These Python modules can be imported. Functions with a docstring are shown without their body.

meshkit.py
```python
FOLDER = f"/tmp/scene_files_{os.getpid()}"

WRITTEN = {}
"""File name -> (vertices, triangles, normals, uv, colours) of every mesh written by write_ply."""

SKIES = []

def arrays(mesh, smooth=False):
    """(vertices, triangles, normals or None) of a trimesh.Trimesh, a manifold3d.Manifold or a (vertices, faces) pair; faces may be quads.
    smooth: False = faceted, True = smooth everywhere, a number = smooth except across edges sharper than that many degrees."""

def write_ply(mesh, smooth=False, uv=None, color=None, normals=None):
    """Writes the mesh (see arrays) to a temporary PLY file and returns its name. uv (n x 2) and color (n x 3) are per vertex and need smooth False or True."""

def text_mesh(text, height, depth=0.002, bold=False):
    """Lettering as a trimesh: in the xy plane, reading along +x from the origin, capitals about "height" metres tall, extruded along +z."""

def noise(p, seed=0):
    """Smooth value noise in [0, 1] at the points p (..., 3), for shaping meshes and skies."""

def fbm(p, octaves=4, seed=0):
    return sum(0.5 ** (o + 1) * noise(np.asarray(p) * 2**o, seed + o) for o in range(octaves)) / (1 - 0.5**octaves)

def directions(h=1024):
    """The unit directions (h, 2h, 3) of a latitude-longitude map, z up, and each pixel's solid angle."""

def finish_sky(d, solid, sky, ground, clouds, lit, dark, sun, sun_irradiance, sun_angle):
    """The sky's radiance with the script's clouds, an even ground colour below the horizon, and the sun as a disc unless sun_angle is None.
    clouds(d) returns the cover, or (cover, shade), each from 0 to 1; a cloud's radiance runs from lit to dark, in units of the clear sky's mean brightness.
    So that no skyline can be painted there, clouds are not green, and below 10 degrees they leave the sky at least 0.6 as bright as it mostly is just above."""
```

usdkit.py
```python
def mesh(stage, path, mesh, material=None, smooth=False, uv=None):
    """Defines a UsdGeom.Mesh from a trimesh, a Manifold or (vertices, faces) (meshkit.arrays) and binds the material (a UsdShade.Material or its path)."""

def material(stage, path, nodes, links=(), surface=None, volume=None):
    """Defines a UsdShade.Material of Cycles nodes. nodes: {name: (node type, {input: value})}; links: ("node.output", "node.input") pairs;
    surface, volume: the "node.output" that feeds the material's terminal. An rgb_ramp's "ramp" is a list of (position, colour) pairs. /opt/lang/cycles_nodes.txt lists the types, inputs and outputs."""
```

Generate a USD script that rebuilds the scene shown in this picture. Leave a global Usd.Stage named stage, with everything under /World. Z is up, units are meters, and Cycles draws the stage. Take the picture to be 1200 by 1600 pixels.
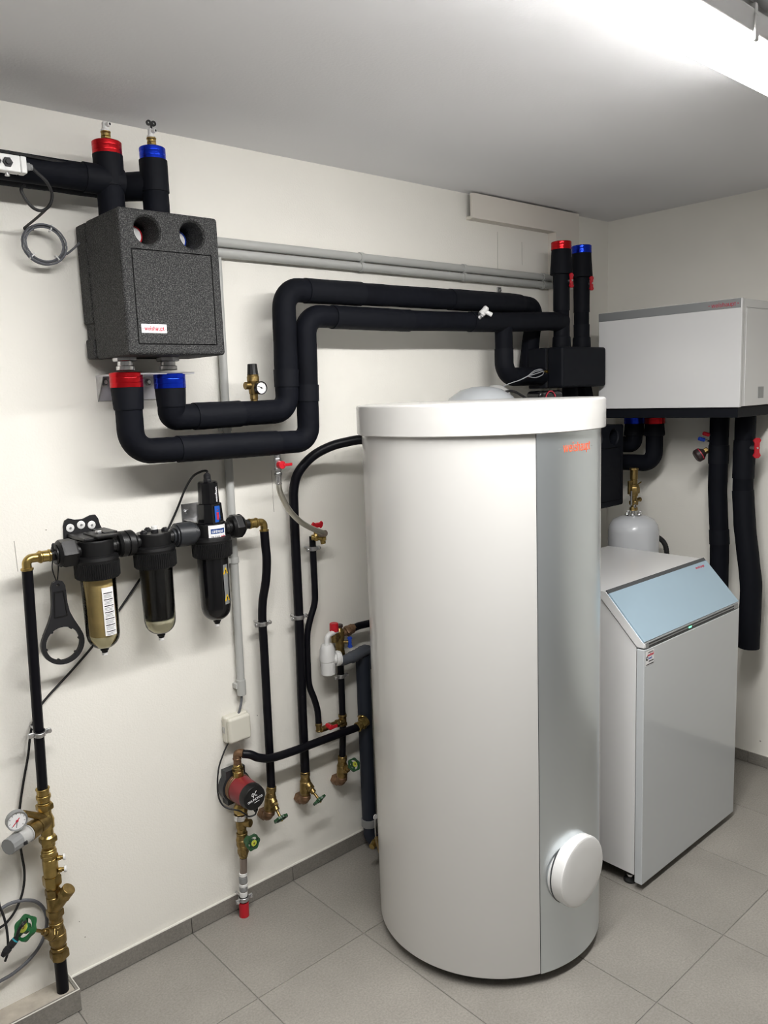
import math, random
import numpy as np, trimesh, shapely
from shapely import affinity
from shapely.geometry import Polygon, Point, LineString, box as sbox
import manifold3d as m3
from pxr import Usd, UsdGeom, UsdLux, Gf, Sdf
import usdkit, meshkit

random.seed(7)
stage = Usd.Stage.CreateInMemory()
UsdGeom.SetStageUpAxis(stage, UsdGeom.Tokens.z)
UsdGeom.SetStageMetersPerUnit(stage, 1.0)
UsdGeom.Xform.Define(stage, '/World')
UsdGeom.Scope.Define(stage, '/World/Looks')

# Axes: the long wall with the pipes is the plane y=0 (room at y<0), the wall on the right is x=0 (room at x<0).
H = 2.485

# ---------------------------------------------------------------- camera, exposure
cam = UsdGeom.Camera.Define(stage, '/World/camera')
cam.CreateHorizontalApertureAttr(36.0)
cam.CreateVerticalApertureAttr(48.0)
cam.CreateFocalLengthAttr(37.31734)
cam.CreateClippingRangeAttr(Gf.Vec2f(0.05, 50))
cam.AddTransformOp().Set(Gf.Matrix4d(0.74634529, -0.66453119, -0.03697303, 0, 0.12561518, 0.08609153, 0.98833652, 0, -0.65359738, -0.74228468, 0.14772921, 0, -3.456590, -2.230000, 1.716893, 1))
cam.CreateExposureAttr(1.68)

LAMP_STRENGTH = 27.0                # the batten lamp on the ceiling, the room's one light

# ---------------------------------------------------------------- materials
M = {}
def mat(name, col, rough=0.5, metal=0.0, spec=0.5, noise=None, bump=None, coat=0.0, **kw):
    """noise=(scale, amount): tone variation; bump=(scale, distance)"""
    nodes = {'p': ('principled_bsdf', dict(base_color=col, roughness=rough, metallic=metal, specular_ior_level=spec, coat_weight=coat, **kw))}
    links = []
    if noise or bump:
        nodes['g'] = ('texture_coordinate', {})
    if noise:
        a = noise[1]
        nodes['n'] = ('noise_texture', {'scale': noise[0], 'detail': 4.0})
        nodes['r'] = ('rgb_ramp', {'ramp': [(0.3, tuple(c * (1 - a) for c in col)), (0.7, tuple(min(1, c * (1 + a)) for c in col))]})
        links += [('g.object', 'n.vector'), ('n.fac', 'r.fac'), ('r.color', 'p.base_color')]
    if bump:
        nodes['bn'] = ('noise_texture', {'scale': bump[0], 'detail': 3.0})
        nodes['b'] = ('bump', {'distance': bump[1], 'strength': 1.0})
        links += [('g.object', 'bn.vector'), ('bn.fac', 'b.height'), ('b.normal', 'p.normal')]
    M[name] = usdkit.material(stage, '/World/Looks/' + name, nodes, links, surface='p.BSDF')

mat('wall_paint', (.83, .81, .75), .8, noise=(1.3, .018), bump=(160, .0006))
mat('wall_grey', (.42, .42, .42), .85)
mat('ceiling_paint', (.76, .76, .775), .9, bump=(120, .0004))
mat('grout', (.235, .225, .205), .9)
mat('sealant', (.72, .70, .64), .5)
mat('cement', (.42, .38, .32), .95, noise=(25, .15), bump=(60, .002))
def tile_mat(name, base):
    n = {'g': ('texture_coordinate', {}),
         'n1': ('noise_texture', {'scale': 160.0, 'detail': 5.0, 'roughness': .7}),
         'n2': ('noise_texture', {'scale': 5.0, 'detail': 3.0}),
         'r1': ('rgb_ramp', {'ramp': [(.3, tuple(c * .80 for c in base)), (.5, base), (.72, tuple(c * 1.22 for c in base))]}),
         'r2': ('rgb_ramp', {'ramp': [(.35, (.93, .93, .93)), (.65, (1.05, 1.05, 1.05))]}),
         'o': ('object_info', {}), 'ro': ('rgb_ramp', {'ramp': [(0, (.96, .96, .96)), (1, (1.04, 1.04, 1.04))]}),
         'm': ('mix_color', {'blend_type': 'multiply', 'fac': 1.0}), 'm2': ('mix_color', {'blend_type': 'multiply', 'fac': 1.0}),
         'b': ('bump', {'distance': .0006, 'strength': .6}),
         'p': ('principled_bsdf', {'roughness': .48, 'specular_ior_level': .45})}
    l = [('g.object', 'n1.vector'), ('g.object', 'n2.vector'), ('n1.fac', 'r1.fac'), ('n2.fac', 'r2.fac'), ('r1.color', 'm.a'), ('r2.color', 'm.b'),
         ('o.random', 'ro.fac'), ('m.result', 'm2.a'), ('ro.color', 'm2.b'), ('m2.result', 'p.base_color'), ('n1.fac', 'b.height'), ('b.normal', 'p.normal')]
    M[name] = usdkit.material(stage, '/World/Looks/' + name, n, l, surface='p.BSDF')
tile_mat('floor_tile', (.278, .262, .235))
tile_mat('skirting_tile', (.215, .202, .18))

def foam_mat():
    n = {'g': ('texture_coordinate', {}),
         'v': ('voronoi_texture', {'scale': 330.0}),
         'n': ('noise_texture', {'scale': 330.0, 'detail': 3.0, 'roughness': .75}),
         'r': ('rgb_ramp', {'ramp': [(.38, (.010, .0105, .011)), (.5, (.028, .0285, .029)), (.66, (.115, .115, .113))]}),
         'b': ('bump', {'distance': .0012, 'strength': .8}),
         'p': ('principled_bsdf', {'roughness': .65, 'specular_ior_level': .25})}
    l = [('g.object', 'v.vector'), ('g.object', 'n.vector'), ('n.fac', 'r.fac'), ('r.color', 'p.base_color'), ('v.distance', 'b.height'), ('b.normal', 'p.normal')]
    M['foam_bead'] = usdkit.material(stage, '/World/Looks/foam_bead', n, l, surface='p.BSDF')
foam_mat()
mat('foam_groove', (.008, .008, .009), .9)
mat('foam_smooth', (.0050, .0059, .0092), .6, spec=.16, bump=(250, .0004))
mat('insulation', (.0034, .0041, .0072), .7, spec=.13, noise=(6, .25), bump=(30, .0025))
mat('insulation_tape', (.0042, .0050, .0082), .65, spec=.15, bump=(25, .002))
mat('pipe_black', (.0025, .0025, .005), .42, spec=.22)
mat('slate_pipe', (.020, .025, .038), .5, spec=.3)
mat('plastic_black', (.0055, .0055, .006), .42, spec=.4, bump=(300, .0002))
mat('plastic_gloss_black', (.004, .004, .005), .14, spec=.55)
mat('plastic_dark', (.012, .012, .014), .48, spec=.4)
mat('union_grey', (.022, .024, .028), .4)
mat('cable_black', (.008, .008, .009), .5)
mat('cable_grey', (.12, .125, .14), .5)
mat('wire_grey', (.34, .35, .37), .5)
mat('brass', (.43, .31, .11), .31, metal=1.0, noise=(40, .2))
mat('brass_dull', (.29, .205, .08), .4, metal=1.0, noise=(45, .3), bump=(120, .0006))
mat('bronze', (.22, .13, .075), .5, metal=.7, noise=(40, .3), bump=(90, .0008))
mat('chrome', (.72, .72, .73), .18, metal=1.0)
mat('zinc_plate', (.60, .59, .62), .42, metal=.55)
mat('zinc', (.55, .55, .56), .38, metal=1.0, noise=(50, .15))
mat('braid', (.70, .68, .60), .28, metal=1.0, bump=(700, .0008))
mat('copper_grey', (.30, .25, .22), .4, metal=.8)
mat('red_metal', (.55, .012, .018), .22, metal=.85)
mat('blue_metal', (.006, .035, .55), .22, metal=.85)
mat('red_plastic', (.52, .010, .022), .35)
mat('blue_plastic', (.012, .055, .42), .35)
mat('pump_red', (.20, .012, .018), .42)
mat('white_plastic', (.74, .74, .73), .35)
mat('cream_plastic', (.66, .64, .56), .45)
mat('light_grey_plastic', (.44, .44, .43), .45)
mat('mid_grey_plastic', (.24, .245, .245), .45)
mat('conduit_grey', (.43, .435, .42), .45)
mat('waste_grey', (.095, .105, .125), .5)
mat('tank_white', (.585, .578, .56), .32, coat=.5, coat_roughness=.12)
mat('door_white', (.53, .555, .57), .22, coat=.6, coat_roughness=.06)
mat('enamel_white', (.70, .70, .70), .28, coat=.5, coat_roughness=.08)
mat('silver_panel', (.70, .75, .78), .30, metal=.92)
mat('blue_silver', (.42, .57, .69), .30, metal=.45)
mat('strip_grey', (.30, .31, .315), .4, metal=.4)
mat('dark_strip', (.055, .06, .065), .4)
mat('vessel_grey', (.42, .44, .46), .35, coat=.4)
mat('vessel_white', (.66, .68, .71), .25, coat=.5)
mat('rubber', (.008, .008, .008), .7)
mat('label_white', (.80, .80, .80), .45)
mat('label_silver', (.55, .56, .58), .35)
mat('label_blue', (.012, .09, .42), .4)
mat('label_navy', (.012, .05, .20), .4)
mat('print_black', (.012, .012, .014), .5)
mat('print_red', (.50, .02, .05), .5)
mat('print_orange', (.75, .10, .03), .5)
mat('print_white', (.80, .80, .82), .5)
mat('print_blue', (.02, .06, .38), .5)
mat('print_yellow', (.80, .52, .01), .45)
mat('green_plastic', (.012, .115, .035), .38)
mat('dark_green_plastic', (.02, .075, .03), .4)
mat('dial_yellow', (.50, .55, .06), .45)
mat('dial_white', (.80, .80, .80), .35)
mat('teal', (.02, .30, .38), .4)
mat('amber_cartridge', (.55, .44, .22), .6, noise=(18, .2))
mat('resin_white', (.90, .87, .68), .5)
mat('handle_brown', (.035, .022, .022), .5)
mat('board', (.70, .66, .60), .85, noise=(3, .03))
mat('board_dark', (.16, .14, .12), .9)
mat('wall_crack', (.42, .40, .36), .95)
def clear_mat(name, tint, gl=.06):
    n = {'t': ('transparent_bsdf', {'color': tint}), 'g': ('glossy_bsdf', {'color': (1, 1, 1), 'roughness': gl}),
         'f': ('fresnel', {'IOR': 1.35}), 'm': ('mix_closure', {})}
    l = [('t.BSDF', 'm.closure1'), ('g.BSDF', 'm.closure2'), ('f.fac', 'm.fac')]
    M[name] = usdkit.material(stage, '/World/Looks/' + name, n, l, surface='m.closure')
clear_mat('bowl_amber', (.985, .96, .86))
clear_mat('bowl_clear', (.985, .98, .95))
clear_mat('gauge_glass', (.97, .97, .97))
M['lamp_glow'] = usdkit.material(stage, '/World/Looks/lamp_glow', {'e': ('emission', {'color': (1.0, .985, .965), 'strength': LAMP_STRENGTH})}, surface='e.emission')
M['led_green'] = usdkit.material(stage, '/World/Looks/led_green', {'e': ('emission', {'color': (.1, 1.0, .25), 'strength': 1.4})}, surface='e.emission')

# ---------------------------------------------------------------- shape helpers (world metres; each returns a trimesh)
V3 = lambda p: np.asarray(p, float)
def cat(*ms):
    fl = []
    for m in ms:
        fl += list(m) if isinstance(m, (list, tuple)) else [m]
    return trimesh.util.concatenate(fl)
def frame(axis):
    a = V3(axis) / np.linalg.norm(axis)
    h = np.array([0, 0, 1.0]) if abs(a[2]) < .9 else np.array([1.0, 0, 0])
    x = np.cross(h, a); x /= np.linalg.norm(x)
    return np.stack([x, np.cross(a, x), a], 1)
def place(m, p, axis=(0, 0, 1), spin=0.0):
    T = np.eye(4); T[:3, :3] = frame(axis) if tuple(axis) != (0, 0, 1) else np.eye(3)
    if spin:
        c, s = math.cos(spin), math.sin(spin)
        T[:3, :3] = T[:3, :3] @ np.array([[c, -s, 0], [s, c, 0], [0, 0, 1]])
    T[:3, 3] = p
    m = m.copy(); m.apply_transform(T); return m
def basis(m, p, ex, ey):
    """local x,y -> directions ex, ey ; local z -> ex x ey"""
    ex, ey = V3(ex) / np.linalg.norm(ex), V3(ey) / np.linalg.norm(ey)
    T = np.eye(4); T[:3, 0], T[:3, 1], T[:3, 2], T[:3, 3] = ex, ey, np.cross(ex, ey), p
    m = m.copy(); m.apply_transform(T); return m
def lathe(prof, n=28, a0=0.0, a1=2 * math.pi, pole=1e-5):
    """profile [(r, z)...] from bottom to top (outside, counter-clockwise) turned about z"""
    full = abs(a1 - a0 - 2 * math.pi) < 1e-9
    k = n if full else n + 1
    t = a0 + (a1 - a0) * np.arange(k) / n
    pr = np.array([(max(r, pole), z) for r, z in prof], float)
    v = np.stack([np.outer(pr[:, 0], np.cos(t)), np.outer(pr[:, 0], np.sin(t)), np.repeat(pr[:, 1:2], k, 1)], -1).reshape(-1, 3)
    f = []
    for i in range(len(pr) - 1):
        for j in range(n):
            a, b = i * k + j, i * k + (j + 1) % k
            c, d = a + k, b + k
            f += [(a, b, d), (a, d, c)]
    return trimesh.Trimesh(v, f, process=False)
def cyl(r, h, n=24, ch=None, r2=None):
    r2 = r if r2 is None else r2
    c = min(.0012, h * .2, r * .2) if ch is None else ch
    return lathe([(0, 0), (r - c, 0), (r, c), (r2, h - c), (r2 - c, h), (0, h)], n)
def hexn(r, h):
    return lathe([(0, 0), (r * .93, 0), (r, h * .15), (r, h * .85), (r * .93, h), (0, h)], 6)
def rod(p0, p1, r, n=20, ch=None, r2=None):
    p0, p1 = V3(p0), V3(p1); d = p1 - p0
    return place(cyl(r, np.linalg.norm(d), n, ch, r2), p0, d)
def ring(r_in, r_out, h, n=32):
    c = min(.001, h * .2)
    return lathe([(r_in, 0), (r_out - c, 0), (r_out, c), (r_out, h - c), (r_out - c, h), (r_in, h), (r_in, 0)], n)
def stack(p, axis, segs, n=24, spin=0.0):
    """pieces laid one after the other along axis: ('c', r, h) round, ('h', r, h) hexagon, ('k', r0, r1, h) cone, ('s', h) skip"""
    p = V3(p).copy(); a = V3(axis) / np.linalg.norm(axis); out = []
    for s in segs:
        if s[0] == 's': h = s[1]
        elif s[0] == 'k':
            h = s[3]; out.append(place(cyl(s[1], h, n, .0004, s[2]), p, a))
        elif s[0] == 'h':
            h = s[2]; out.append(place(hexn(s[1], h), p, a, spin))
        else:
            h = s[2]; out.append(place(cyl(s[1], h, n), p, a))
        p = p + a * h
    return cat(out)
def fillet(pts, R, k=8):
    pts = [V3(p) for p in pts]; R = R if isinstance(R, (list, tuple)) else [R] * (len(pts) - 2)
    out = [pts[0]]
    for i in range(1, len(pts) - 1):
        a, b, c = pts[i - 1], pts[i], pts[i + 1]
        u, w = (a - b) / np.linalg.norm(a - b), (c - b) / np.linalg.norm(c - b)
        ang = math.acos(max(-1, min(1, float(u @ w))))
        if ang > 3.12:
            out.append(b); continue
        d = min(R[i - 1] / math.tan(ang / 2), np.linalg.norm(a - b) * .49, np.linalg.norm(c - b) * .49)
        r = d * math.tan(ang / 2)
        bis = (u + w) / np.linalg.norm(u + w); cen = b + bis * r / math.sin(ang / 2)
        s, e = b + u * d - cen, b + w * d - cen
        th = math.acos(max(-1, min(1, float(s @ e) / r / r)))
        for q in range(k + 1):
            t = q / k
            out.append(cen + (math.sin((1 - t) * th) * s + math.sin(t * th) * e) / math.sin(th))
    out.append(pts[-1]); return out
def spline(pts, k=8):
    P = [V3(p) for p in pts]; P = [2 * P[0] - P[1]] + P + [2 * P[-1] - P[-2]]; out = []
    for i in range(1, len(P) - 2):
        for q in range(k):
            t = q / k; a, b, c, d = P[i - 1:i + 3]
            out.append(.5 * (2 * b + (c - a) * t + (2 * a - 5 * b + 4 * c - d) * t * t + (3 * b - a - 3 * c + d) * t ** 3))
    out.append(P[-2]); return out
def tube(pts, r, n=16, wob=0.0):
    """round tube along a polyline; r a number or one per point; wob: slight unevenness of soft foam"""
    P = [V3(pts[0])]
    for p in pts[1:]:
        if np.linalg.norm(V3(p) - P[-1]) > 1e-5: P.append(V3(p))
    P = np.array(P); m = len(P)
    rr = np.full(m, r, float) if np.ndim(r) == 0 else np.interp(np.linspace(0, 1, m), np.linspace(0, 1, len(r)), r)
    t = np.gradient(P, axis=0); t /= np.linalg.norm(t, axis=1)[:, None]
    x = frame(t[0])[:, 0]; v = []
    an = 2 * math.pi * np.arange(n) / n
    for i in range(m):
        x = x - t[i] * (x @ t[i]); x /= np.linalg.norm(x); y = np.cross(t[i], x)
        ri = rr[i] * (1 + wob * (meshkit.noise(P[i] * 17.0) - .5)) if wob else rr[i]
        v.append(P[i] + ri * (np.outer(np.cos(an), x) + np.outer(np.sin(an), y)))
    v = np.concatenate(v + [P[:1], P[-1:]]); f = []
    for i in range(m - 1):
        for j in range(n):
            a, b = i * n + j, i * n + (j + 1) % n
            f += [(a, b, b + n), (a, b + n, a + n)]
    c0, c1 = m * n, m * n + 1; o = (m - 1) * n
    for j in range(n):
        f += [(c0, (j + 1) % n, j), (c1, o + j, o + (j + 1) % n)]
    return trimesh.Trimesh(v, f, process=False)
def dense(pts, step=.03):
    out = [V3(pts[0])]
    for a, b in zip(pts[:-1], pts[1:]):
        a, b = V3(a), V3(b); k = max(1, int(np.linalg.norm(b - a) / step))
        out += [a + (b - a) * (i + 1) / k for i in range(k)]
    return out
def rbox(lo, hi, r=.004, k=3):
    """box with rounded edges"""
    lo, hi = V3(lo), V3(hi); lo, hi = np.minimum(lo, hi), np.maximum(lo, hi); r = min(r, *( (hi - lo) * .49))
    a = np.linspace(0, math.pi / 2, k + 1); pts = []
    for th in a:
        for ph in a:
            pts.append((math.sin(th) * math.cos(ph), math.sin(th) * math.sin(ph), math.cos(th)))
    pts = np.unique(np.round(pts, 6), axis=0); allp = []
    for sx in (0, 1):
        for sy in (0, 1):
            for sz in (0, 1):
                s = np.array([sx, sy, sz]) * 2 - 1
                allp.append(np.where(s > 0, hi - r, lo + r) + pts * s * r)
    return trimesh.convex.convex_hull(np.concatenate(allp))
def box(lo, hi):
    lo, hi = np.minimum(V3(lo), V3(hi)), np.maximum(V3(lo), V3(hi))
    m = trimesh.creation.box(hi - lo); m.apply_translation((lo + hi) / 2); return m
def mani(m): 
    m = m.copy(); m.merge_vertices(); f = m.faces
    m.update_faces((f[:, 0] != f[:, 1]) & (f[:, 1] != f[:, 2]) & (f[:, 0] != f[:, 2]))
    return m3.Manifold(m3.Mesh(np.asarray(m.vertices, np.float32), np.asarray(m.faces, np.uint32)))
def tri(mf):
    q = mf.to_mesh(); return trimesh.Trimesh(q.vert_properties[:, :3], q.tri_verts, process=False)
def mcyl(p, axis, r, h, n=40):
    m = place(lathe([(0, 0), (r, 0), (r, h), (0, h)], n, pole=0.0), p, axis); return mani(m)
def ext(poly, d):
    return trimesh.creation.extrude_polygon(poly, d, engine='earcut')
def text(s, h, p, ex, ey, d=.0006, bold=False, center=True, width=None):
    m = meshkit.text_mesh(s, h, d, bold)
    b = m.bounds
    if width: m.apply_scale([width / (b[1][0] - b[0][0]), 1, 1])
    if center:
        b = m.bounds; m.apply_translation([-(b[0][0] + b[1][0]) / 2, -h / 2, 0])
    return basis(m, p, ex, ey)
def wheel_poly(R, lobes=6, spokes=4, hub=.36):
    t = np.linspace(0, 2 * math.pi, 73)[:-1]
    rim = Polygon([(R * (1 + .07 * math.cos(lobes * a)) * math.cos(a), R * (1 + .07 * math.cos(lobes * a)) * math.sin(a)) for a in t])
    hole = Point(0, 0).buffer(R * .74, 12).difference(Point(0, 0).buffer(R * hub, 10))
    for i in range(spokes):
        a = math.pi * 2 * i / spokes
        hole = hole.difference(affinity.rotate(sbox(0, -R * .13, R, R * .13), math.degrees(a), origin=(0, 0)))
    return rim.difference(hole)
def butterfly(L, w):
    g = Point(0, 0).buffer(w * .5, 8)
    for s in (-1, 1):
        g = g.union(Polygon([(0, -w * .3), (s * L * .55, -w * .34), (s * L * .8, -w * .62), (s * L, -w * .3), (s * L, w * .3), (s * L * .8, w * .62), (s * L * .55, w * .34), (0, w * .3)]).buffer(w * .14, 4))
    return g

# ---------------------------------------------------------------- scene graph helpers
_names = {}
def numbered(parent, name):
    k = _names.setdefault((parent, name), 0); _names[(parent, name)] += 1
    return name if k == 0 else f'{name}_{k:03d}'
ALL = []
GROUPS = {'insulated_pipe': 'black foam-insulated pipes', 'pipe_clamp': 'zinc pipe clamps on the wall pipes', 'water_filter': 'water filters in a row', 'union_coupling': 'couplings of the filter row',
          'air_vent': 'white air vents', 'pump_station': 'foam-boxed pump stations', 'conduit': 'grey conduits on the wall', 'expansion_vessel': 'expansion vessels'}
class Part:
    def __init__(s, name, mesh, m, smooth, label, kind):
        s.name, s.mesh, s.m, s.smooth, s.label, s.kind, s.kids = name, mesh, m, smooth, label, kind, []
    def part(s, name, mesh, m, smooth=35, label=None, kind=None):
        q = Part(name, mesh, m, smooth, label, kind); s.kids.append(q); return q
class Thing(Part):
    """one thing: its parts are gathered and written at the end, with the origin at the middle of its base"""
    def __init__(s, name, label=None, category=None, group=None, kind=None):
        s.name, s.label, s.category, s.group, s.kind, s.kids, s.mesh = name, label, category, group or GROUPS.get(name), kind, [], None
        ALL.append(s)
def solo(name, mesh, m, label, category, smooth=35, group=None, kind=None):
    t = Thing(name, label, category, group, kind); t.mesh, t.m, t.smooth = mesh, m, smooth; return t
def walk(p):
    return [p] + [x for k in p.kids for x in walk(k)]
def meshes_of(p):
    out = [p.mesh] if p.mesh is not None else []
    for k in p.kids: out += meshes_of(k)
    return out
def write(p, parent, off):
    path = parent + '/' + numbered(parent, p.name)
    if p.mesh is not None:
        m = p.mesh.copy(); m.apply_translation(-off)
        prim = usdkit.mesh(stage, path, m, M[p.m], smooth=p.smooth).GetPrim()
    else:
        prim = UsdGeom.Xform.Define(stage, path).GetPrim()
    if isinstance(p, Thing):
        UsdGeom.Xformable(prim).AddTranslateOp().Set(Gf.Vec3d(*map(float, off)))
        if p.category: prim.SetCustomDataByKey('category', p.category)
        if p.group: prim.SetCustomDataByKey('group', p.group)
    if p.label: prim.SetCustomDataByKey('label', p.label)
    if p.kind: prim.SetCustomDataByKey('kind', p.kind)
    for k in p.kids: write(k, path, off)
def write_all():
    for t in ALL:
        for q in walk(t):
            if q.mesh is not None and q.mesh.bounds is None: print('EMPTY', t.name, t.label, q.name)
    for t in ALL:
        b = np.array([m.bounds for m in meshes_of(t)]); lo, hi = b[:, 0].min(0), b[:, 1].max(0)
        write(t, '/World', np.array([(lo[0] + hi[0]) / 2, (lo[1] + hi[1]) / 2, lo[2]]))

EX, EY, EZ = (1, 0, 0), (0, 1, 0), (0, 0, 1)
FRONT = (EX, EZ)                 # lettering on a surface that faces -y
SIDE = ((0, -1, 0), EZ)          # lettering on a surface that faces -x

# ================================================================ the setting
ST = 'structure'
XW, YN = -5.2, -4.0                 # far ends of the room, behind the camera
wl = Thing('wall_left', 'long white painted wall that carries the pipes and filters', kind=ST)
wl.part('surface', box((XW - .15, 0, -.1), (.15, .15, H + .1)), 'wall_paint', False)
for a, b in (((-2.8134, 0, 1.363), (-2.812, 0, 1.2787)), ((-0.8122, 0, 2.3583), (-0.8128, 0, 2.1686)), ((-0.6541, 0, 2.3322), (-0.6515, 0, 2.2373)), ((-1.9858, 0, 1.4759), (-1.9852, 0, 1.3356))):
    wl.part('crack', rod((a[0], -.0002, a[2]), (b[0], -.0002, b[2]), .0009, 6), 'wall_crack', False)
for q in ((-2.7282, 0, 1.3804), (-2.0995, 0, 0.6519), (-2.7462, 0, 0.2133), (-1.7615, 0, 0.468), (-2.7343, 0, 0.1574)):
    wl.part('drill_mark', place(cyl(.002, .0006, 10), (q[0], 0, q[2]), (0, -1, 0)), 'wall_crack', False)
wr = Thing('wall_right', 'short white painted wall behind the wall-hung unit', kind=ST)
wr.part('surface', box((0, YN - .15, -.1), (.15, 0, H + .1)), 'wall_paint', False)
wr.part('drill_mark', place(cyl(.004, .0006, 10), (0, -0.7721, 0.7596), (-1, 0, 0)), 'wall_crack', False)
wr.part('drill_mark', place(cyl(.004, .0006, 10), (0, -0.7929, 0.115), (-1, 0, 0)), 'wall_crack', False)
wb = Thing('wall_back', 'plain grey wall behind the camera', kind=ST)
wb.part('surface', box((XW - .15, YN - .15, -.1), (0, YN, H + .1)), 'wall_grey', False)
wf = Thing('wall_far', 'plain grey end wall on the camera side', kind=ST)
wf.part('surface', box((XW - .15, YN, -.1), (XW, 0, H + .1)), 'wall_grey', False)
ce = Thing('ceiling', 'plain pale grey ceiling', kind=ST)
ce.part('surface', box((XW, YN, H), (0, 0, H + .1)), 'ceiling_paint', False)
fl = Thing('floor', 'floor of large grey speckled tiles with thin joints', kind=ST)
fl.part('grout_bed', box((XW, YN, -.1), (0, 0, -.0025)), 'grout', False)
ys = [0, -.4, -1.2, -2.0, -2.8, -3.6]
for i in range(0, 11):
    for j in range(len(ys) - 1):
        g = .0016
        a = (-.4 * (i + 1) + g, ys[j + 1] + g, -.012); b = (-.4 * i - g, ys[j] - g, 0)
        fl.part('tile', rbox(a, b, .0008, 1), 'floor_tile', False)
bl = Thing('baseboard_left', 'low grey tile skirting along the long wall', kind=ST)
for i in range(7):
    x1 = -.4 * i; x0 = max(x1 - .4, -2.79)
    bl.part('tile', rbox((x0 + .001, -.010, .002), (x1 - .001, 0, .057), .0008, 1), 'skirting_tile', False)
bl.part('sealant', rod((-2.79, -.005, .0575), (0, -.005, .0575), .0045, 8), 'sealant')
br = Thing('baseboard_right', 'low grey tile skirting along the right wall', kind=ST)
yy = [-.012, -.345, -.745, -1.145, -1.545, -1.945, -2.345, -2.745, -3.145, -3.545, -3.945]
for a, b in zip(yy[:-1], yy[1:]):
    br.part('tile', rbox((-.010, b + .001, .002), (0, a - .001, .0535), .0008, 1), 'skirting_tile', False)
br.part('sealant', rod((-.004, -3.945, .054), (-.004, -.012, .054), .003, 8), 'sealant')
pl = Thing('trim_1', 'low tiled plinth at the foot of the long wall', kind=ST)
pl.part('cement_top', box((XW, -.074, 0), (-2.80, 0, .064)), 'cement', False)
for i in range(6):
    x1 = -2.79 - .4 * i
    pl.part('tile', rbox((x1 - .398, -.084, .002), (x1, -.074, .067), .0008, 1), 'skirting_tile', False)
pl.part('tile', rbox((-2.80, -.0735, .002), (-2.79, -.011, .067), .0008, 1), 'skirting_tile', False)
pl.part('edge_bead', cat(rod((-5.19, -.083, .0675), (-2.7905, -.083, .0675), .0018, 8), rod((-2.7915, -.083, .0675), (-2.7915, 0, .0675), .0018, 8)), 'sealant')
bx = Thing('trim_2', 'boxed-in pipe duct under the ceiling, cream board, its left end open', kind=ST)
bx.part('front_board', box((-1.012, -.045, 2.384), (-.30, -.033, 2.478)), 'board', False)
bx.part('bottom_board', box((-1.0, -.033, 2.384), (-.47, 0, 2.396)), 'board', False)
bx.part('upright_board', cat(box((-.47, -.045, 1.2), (-.30, -.033, 2.384)), box((-.47, -.033, 1.2), (-.458, 0, 2.384)), box((-.312, -.033, 1.2), (-.30, 0, 2.478))), 'board', False)
bx.part('torn_edge', cat(box((-1.0, -.033, 2.396), (-.985, -.024, 2.474)), rod((-.99, -.02, 2.40), (-.97, -.012, 2.47), .004, 6)), 'board_dark', False)

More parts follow.
